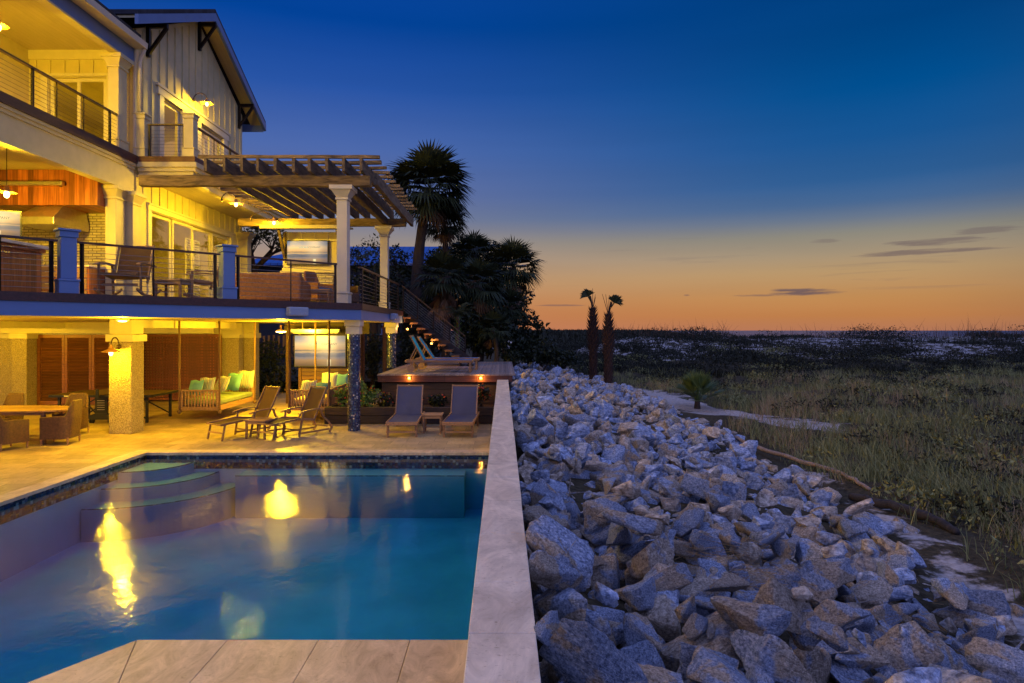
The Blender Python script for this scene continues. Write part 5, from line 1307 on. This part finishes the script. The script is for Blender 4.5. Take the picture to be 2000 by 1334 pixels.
def palm(label,base_,crown,r_,nf,seed,trunk_r=.17,dead=8,group='palms behind the platform',bend=.2,skirt=False,nseg=16):
    r=r_*1.24; rn=random.Random(seed); t=thing('fan_palm',label,'palm tree',base_,0,group); B=Vector(base_); Cc=Vector(crown)
    pts=[]; rad=[]
    for i in range(15):
        s=i/14; p=B.lerp(Cc,s); p.x+=bend*math.sin(s*math.pi)*1.; pts.append(p); rad.append(trunk_r*(1.15-.3*s)*(1+.05*math.sin(i*2.3)))
    MB().tube(pts,rad,12).build('trunk',M['trunk'],t,smooth=True)
    V=[];Fc=[]
    for i in range(nf):
        a=i*2.39996+rn.uniform(-.2,.2); el=math.asin(max(-.75,min(.98,1-1.62*(i+.5)/nf)))
        d=(math.cos(a)*math.cos(el),math.sin(a)*math.cos(el),math.sin(el)); fanfrond(V,Fc,Cc,d,r*rn.uniform(.85,1.12),rn,.25+.45*(1-math.sin(el))*.5,nseg)
    V=np.array(V)-np.array(base_); raw('crown',V,Fc,M['palm'],parent=t)
    if dead:
        V=[];Fc=[]
        for i in range(dead):
            a=rn.uniform(0,6.28); el=-rn.uniform(.9,1.35); fanfrond(V,Fc,Cc-Vector((0,0,.15+(.5*r*rn.random() if skirt else 0))),(math.cos(a)*math.cos(el),math.sin(a)*math.cos(el),math.sin(el)),r*.8,rn,.1,10,1.3)
        raw('dead_frond',np.array(V)-np.array(base_),Fc,M['palmd'],parent=t)
    return t
def pc(u,v,Y): return (X_(u,Y),Y,Z_(v,Y))
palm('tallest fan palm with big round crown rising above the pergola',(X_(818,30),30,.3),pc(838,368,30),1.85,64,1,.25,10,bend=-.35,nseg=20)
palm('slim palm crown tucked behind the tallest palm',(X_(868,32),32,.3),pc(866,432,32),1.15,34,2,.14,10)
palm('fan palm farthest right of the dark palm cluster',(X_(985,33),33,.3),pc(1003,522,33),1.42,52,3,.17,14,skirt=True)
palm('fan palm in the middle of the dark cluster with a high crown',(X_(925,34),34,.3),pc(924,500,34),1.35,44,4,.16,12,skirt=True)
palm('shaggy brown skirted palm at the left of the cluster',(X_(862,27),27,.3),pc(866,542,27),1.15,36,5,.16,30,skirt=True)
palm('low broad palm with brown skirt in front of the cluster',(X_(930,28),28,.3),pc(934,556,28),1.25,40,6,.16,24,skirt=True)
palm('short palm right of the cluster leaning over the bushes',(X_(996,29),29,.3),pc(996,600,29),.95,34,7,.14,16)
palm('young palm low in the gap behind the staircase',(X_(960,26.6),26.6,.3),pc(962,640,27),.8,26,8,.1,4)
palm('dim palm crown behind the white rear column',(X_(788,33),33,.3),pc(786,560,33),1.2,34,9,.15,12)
def shrub(label,c,rx,ry,rz,n,ls,mat='leaf',seed=0,group='shrubs beyond the platform',cat='shrub',extra=None,asp=.5):
    x,y,z=c; t=thing('shrub',label,cat,(x,y,max(z-rz,.0)),0,group); rn=random.Random(seed)
    cl=[(x+rn.uniform(-.55,.55)*rx,y+rn.uniform(-.5,.5)*ry,z+rn.uniform(-.45,.5)*rz,rx*rn.uniform(.4,.65),ry*rn.uniform(.4,.65),rz*rn.uniform(.35,.6)) for _ in range(7)]
    leafcloud('foliage',t,cl,n,ls,M[mat],seed,asp)
    m=MB()
    for i in range(5):
        q=cl[i]; m.tube([(x+rn.uniform(-.1,.1),y,max(z-rz,.0)-.02),((x+q[0])/2,(y+q[1])/2,z-rz*.3),(q[0],q[1],q[2])],[.03,.02,.008],6)
    m.build('stem',M['trunk'],t)
    if extra:
        leafcloud('blossom',t,[(a,b,c2,d*1.05,e*1.05,f*1.05) for a,b,c2,d,e,f in cl],extra[1],extra[2],M[extra[0]],seed+9,.8,.93)
    return t
SH=[((1005,648,29.),1.6,1.2,1.3,2600,.11,'wide dark bush at the foot of the right hand palm'),((1062,690,29.),1.35,1.1,.75,2200,.09,'low rounded bush where the rocks begin'),((1100,700,30.5),1.0,1.,.45,1400,.08,'small dark bush reaching toward the twin palms'),
 ((955,650,28.),1.2,1.,1.1,2000,.10,'dark bush between staircase end and the rocks'),((905,640,27.4),1.1,.9,1.3,2000,.10,'dark bush directly behind the lower staircase'),((1000,698,27.2),.7,.6,.35,900,.06,'small leafy bush right behind the platform corner'),
 ((838,650,27.6),1.2,.9,1.6,2200,.10,'dark bush behind the upper staircase'),((727,690,25.6),.75,.6,1.25,1900,.06,'glossy leaved bush seen between the two tiled columns'),((800,690,26.6),1.1,.6,1.0,1500,.08,'dark bush under the staircase'),
 ((500,715,25.2),1.15,.6,1.35,2600,.07,'tall hedge bush in the gap left of the timber post'),((535,725,26.0),1.0,.6,1.2,1800,.07,'hedge bush beside the lower television stand'),((470,720,26.8),1.0,.6,1.4,1500,.07,'hedge bush partly behind the stucco column')]
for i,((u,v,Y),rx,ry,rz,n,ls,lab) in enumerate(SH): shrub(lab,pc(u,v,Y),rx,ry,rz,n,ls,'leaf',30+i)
shrub('white flowering bush behind the platform corner',pc(985,672,27.0),.5,.4,.35,500,.06,'leaf',60,extra=('whitep',26,.05))
# planter plants
PLN=[(-4.3,17.95,.62,.32,'leafg',('red',26,.035),'bright green leafy plant with a few red flowers at the left end of the planter'),(-3.75,18.1,.66,.34,'leafg',('red',30,.03),'green plant with red flowers behind the tiled column base'),(-3.2,17.9,.55,.3,'leaf',('red',60,.03),'dark red flowered plant left of the first grey lounger'),
 (-2.5,18.1,.62,.33,'leaf',('red',50,.03),'dark plant with small red flowers behind the first grey lounger'),(-1.8,18.1,.55,.28,'leaf',('red',24,.03),'dark planter plant above the slatted table'),(-1.15,18.15,.6,.28,'leaf',('red',30,.03),'dark planter plant behind the second grey lounger'),
 (-.60,17.95,.70,.34,'leaf',('red',80,.032),'upright plant with reddish leaves at the right end of the planter'),(-4.1,18.4,.9,.3,'leafg',('red',10,.03),'taller bright green plant at the platform corner')]
for i,(x,y,z,r,mt,ex,lab) in enumerate(PLN): shrub(lab,(x,y,z),r,r*.8,r,520,.05,mt,80+i,'plants in the planter bed','plant',ex,.45)
# feather palm with lit trunk
t=thing('feather_palm','slender feather palm with yellow lit scaly trunk behind the stairs','palm tree',(X_(893,25.5),25.5,.3)); B=Vector(t.location); top=Vector(pc(895,618,25.5))
MB().tube([B.lerp(top,i/8) for i in range(9)],[.11-.004*i for i in range(9)],10).build('trunk',M['trunk'],t,smooth=True)
V=[];Fc=[];rn=random.Random(4)
for i in range(70):
    p=B.lerp(top,.2+.8*i/70); a=i*2.4; d=Vector((math.cos(a),math.sin(a),1.1)).normalized(); s=Vector((-math.sin(a),math.cos(a),0))*.035; k=len(V); p=p+Vector((math.cos(a),math.sin(a),0))*.08
    V+=[tuple(p-s),tuple(p+s),tuple(p+d*.2)]; Fc.append((k,k+1,k+2,k+2))
me=MB(); me.v=V; me.f=[f[:3] for f in Fc]; me.build('boot_scale',M['leafg'],t)
m=MB(); V=[];Fc=[]
for i in range(18):
    a=i*2.4; el=rn.uniform(.3,1.3); L=rn.uniform(.9,1.3); P=[top+Vector((math.cos(a)*math.cos(el)*L*s,math.sin(a)*math.cos(el)*L*s,math.sin(el)*L*s-.5*L*s*s)) for s in [j/12 for j in range(13)]]
    for j in range(1,12):
        dd=(P[j+1]-P[j-1]).normalized(); sd=dd.cross(Vector((0,0,1))).normalized()
        for sg in (-1,1):
            q=P[j]+sd*sg*.22*(1-.5*j/12)+dd*.1-Vector((0,0,.05)); k=len(V); w=dd*.016; V+=[tuple(P[j]-w),tuple(P[j]+w),tuple(q+w*.3),tuple(q-w*.3)]; Fc.append((k,k+1,k+2,k+3))
raw('crown',np.array(V)-np.array(B),Fc,M['palm'],parent=t)
# twin cropped palms
def twin(label,x,y,ztop,seed,fan_az):
    zb=float(terr(np.array(x),np.array(y))); t=thing('cropped_palm',label,'palm tree',(x,y,zb-.1),0,'cropped palms at the edge of the rocks'); rn=random.Random(seed); B=Vector((x,y,zb-.1)); T=Vector((x+rn.uniform(-.05,.05),y,ztop))
    MB().tube([B.lerp(T,i/12) for i in range(13)],[.18,.175,.17,.165,.165,.17,.18,.185,.18,.165,.14,.10,.06],14).build('trunk',M['boot'],t,smooth=True)
    m=MB(); H=T.z-B.z
    for i in range(210):
        s=.05+.93*i/210; p=B.lerp(T,s); a=i*2.39996; r=float(np.interp(s,[0,.4,.75,1],[.16,.16,.17,.05])); out=.07+.09*(s>.45); d=Vector((math.cos(a),math.sin(a),0)); sd=Vector((-math.sin(a),math.cos(a),0))*.05
        q=p+d*r; tip=q+d*out+Vector((0,0,out*1.3)); k=len(m.v); m.v+=[tuple(q-sd),tuple(q+sd),tuple(tip),tuple(q-Vector((0,0,.10)))]; m.f+=[(k,k+1,k+2),(k+1,k+3,k+2),(k+3,k,k+2)]
    m.build('boot',M['boot'],t,fix=False)
    m=MB()
    for i in range(6):
        a=rn.uniform(0,6.28); d=Vector((math.cos(a)*.32,math.sin(a)*.3,1)); m.tube([T-Vector((0,0,.1)),T+d*rn.uniform(.45,.85)],[.016,.008],6)
    m.tube([T-Vector((0,0,.1)),T+Vector((math.cos(fan_az)*.12,0,.5))],[.05,.03],6)
    m.build('cut_stalk',M['trunk'],t)
    V=[];Fc=[]
    for i in range(4):
        o=T+Vector((math.cos(fan_az)*.08,rn.uniform(-.05,.05),.2)); fanfrond(V,Fc,o,(math.cos(fan_az)*.55+rn.uniform(-.15,.15),rn.uniform(-.2,.2),1.0),0.80,rn,.45,20,2.0,.09,(1,rn.uniform(-.5,.5),0))
    raw('crown',np.array(V)-np.array(B),Fc,M['palm'],parent=t)
twin('left of the two cropped palms with rough brown trunk at the rock edge',X_(1159,29),29,Z_(600,29),3,math.pi*.86)
twin('right of the two cropped palms with rough brown trunk at the rock edge',X_(1188,28),28,Z_(612,28),5,.5)
# spiky palmetto by the sand path
x,y=X_(1362,22.3),22.3; zb=float(terr(np.array(x),np.array(y))); t=thing('palmetto','round spiky green palmetto beside the pale sand path','palmetto',(x,y,zb))
V=[];Fc=[];rn=random.Random(8)
for i in range(44):
    a=i*2.4; el=rn.uniform(.15,1.45); fanfrond(V,Fc,(x,y,zb+.22),(math.cos(a)*math.cos(el),math.sin(a)*math.cos(el),math.sin(el)),rn.uniform(1.0,1.25),rn,.08,12,1.1,.035)
raw('leaf_fan',np.array(V)-np.array((x,y,zb)),Fc,M['palmg'],parent=t); MB().tube([(x,y,zb-.05),(x,y,zb+.3)],[.12,.08],10).build('stem',M['trunk'],t)
# logs
def logm(name,label,P,r,mat,seed):
    rn=random.Random(seed); Q=[]
    for a,b in zip(P[:-1],P[1:]):
        for i in range(5): Q.append(Vector(a).lerp(Vector(b),i/5)+Vector((rn.uniform(-.03,.03),rn.uniform(-.03,.03),rn.uniform(-.015,.015))))
    Q.append(Vector(P[-1])); n=len(Q); o=MB().tube(Q,[r*(.55+.7*math.sin(math.pi*(.25+.6*i/n)))*rn.uniform(.88,1.1) for i in range(n)],10).build(name,mat,None,smooth=True); return tag(o,label,'log')
gz=lambda x,y,d:(x,y,float(terr(np.array(x),np.array(y)))+d)
logm('driftwood_log','long pale driftwood branch lying beside the rocks in the grass',[gz(5.25,17.6,.12),gz(5.75,16.0,.16),gz(6.05,14.9,.14),gz(6.25,13.8,.14),gz(6.45,12.4,.1),gz(6.5,11.6,.03)],.038,M['drift'],2)
logm('dark_log','dark weathered log on the sand at the foot of the rocks',[gz(5.95,11.2,.08),gz(6.2,10.5,.12),gz(6.4,9.9,.1),gz(6.45,9.3,.04)],.062,M['burnt'],4)
# neighbour house and trees behind the deck
nh=thing('neighbour_house','dark neighbouring house with bright blue metal roof behind the palms','house',(-12,42,0))
Y=42
MB().add([(X_(462,Y),Y-.6,6.75),(X_(868,Y),Y-.6,6.75),(X_(868,Y),Y+5,8.5),(X_(590,Y),Y+5,8.5),(X_(462,Y),Y-.6,6.6),(X_(868,Y),Y-.6,6.6),(X_(868,Y),Y+5,8.35),(X_(590,Y),Y+5,8.35)],[(0,1,2,3),(7,6,5,4),(0,4,5,1),(1,5,6,2),(2,6,7,3),(3,7,4,0)]).build('roof',M['roofb'],nh)
MB().box(X_(480,Y),X_(860,Y),Y,Y+6,0,6.75).build('wall',M['dark'],nh)
for (u0,u1,v0,v1) in ((722,745,626,652),(758,772,560,600),(690,706,540,575),(822,834,560,600)):
    f=MB().box(X_(u0,Y)-.06,X_(u1,Y)+.06,Y-.05,Y-.002,Z_(v1,Y)-.06,Z_(v0,Y)+.06).build('window',M['fascia'],nh); MB().box(X_(u0,Y),X_(u1,Y),Y-.06,Y-.051,Z_(v1,Y),Z_(v0,Y)).build('pane',M['black'],f)
fe=thing('picket_fence','pale neighbour picket fence seen through the gap behind the swing','fence',(-10,29,0))
m=MB()
for i in range(30): x=X_(455,29)+i*.22; m.box(x,x+.09,29,29.03,Z_(702,29)+.02*i,Z_(656,29)+.02*(i%3))
m.build('picket',M['trunk' ] if False else M['teak'],fe); MB().box(X_(455,29),X_(455,29)+6.6,29.031,29.07,Z_(698,29),Z_(695,29)+.1).build('rail',M['teak'],fe)
def tree(label,base_,cl,n,ls,seed):
    rn=random.Random(seed); t=thing('live_oak',label,'tree',base_,0,'broadleaf trees behind the house'); B=Vector(base_); m=MB(); fork=Vector((B.x+.1,B.y,cl[0][2]-1.6))
    m.tube([B,B.lerp(fork,.5)+Vector((.12,0,0)),fork],[.22,.17,.13],10)
    for q in cl:
        e=Vector(q[:3]); mid=fork.lerp(e,.5)+Vector((rn.uniform(-.3,.3),0,rn.uniform(-.2,.2))); m.tube([fork,mid,e],[.10,.06,.02],7)
        for k in range(5): m.tube([mid,e+Vector((rn.uniform(-1,1)*q[3],rn.uniform(-1,1)*q[4],rn.uniform(-.6,.9)*q[5]))],[.03,.008],5)
    m.build('trunk',M['trunk'],t,smooth=True); leafcloud('crown',t,cl,n,ls,M['leaf'],seed,.45,.3); return t
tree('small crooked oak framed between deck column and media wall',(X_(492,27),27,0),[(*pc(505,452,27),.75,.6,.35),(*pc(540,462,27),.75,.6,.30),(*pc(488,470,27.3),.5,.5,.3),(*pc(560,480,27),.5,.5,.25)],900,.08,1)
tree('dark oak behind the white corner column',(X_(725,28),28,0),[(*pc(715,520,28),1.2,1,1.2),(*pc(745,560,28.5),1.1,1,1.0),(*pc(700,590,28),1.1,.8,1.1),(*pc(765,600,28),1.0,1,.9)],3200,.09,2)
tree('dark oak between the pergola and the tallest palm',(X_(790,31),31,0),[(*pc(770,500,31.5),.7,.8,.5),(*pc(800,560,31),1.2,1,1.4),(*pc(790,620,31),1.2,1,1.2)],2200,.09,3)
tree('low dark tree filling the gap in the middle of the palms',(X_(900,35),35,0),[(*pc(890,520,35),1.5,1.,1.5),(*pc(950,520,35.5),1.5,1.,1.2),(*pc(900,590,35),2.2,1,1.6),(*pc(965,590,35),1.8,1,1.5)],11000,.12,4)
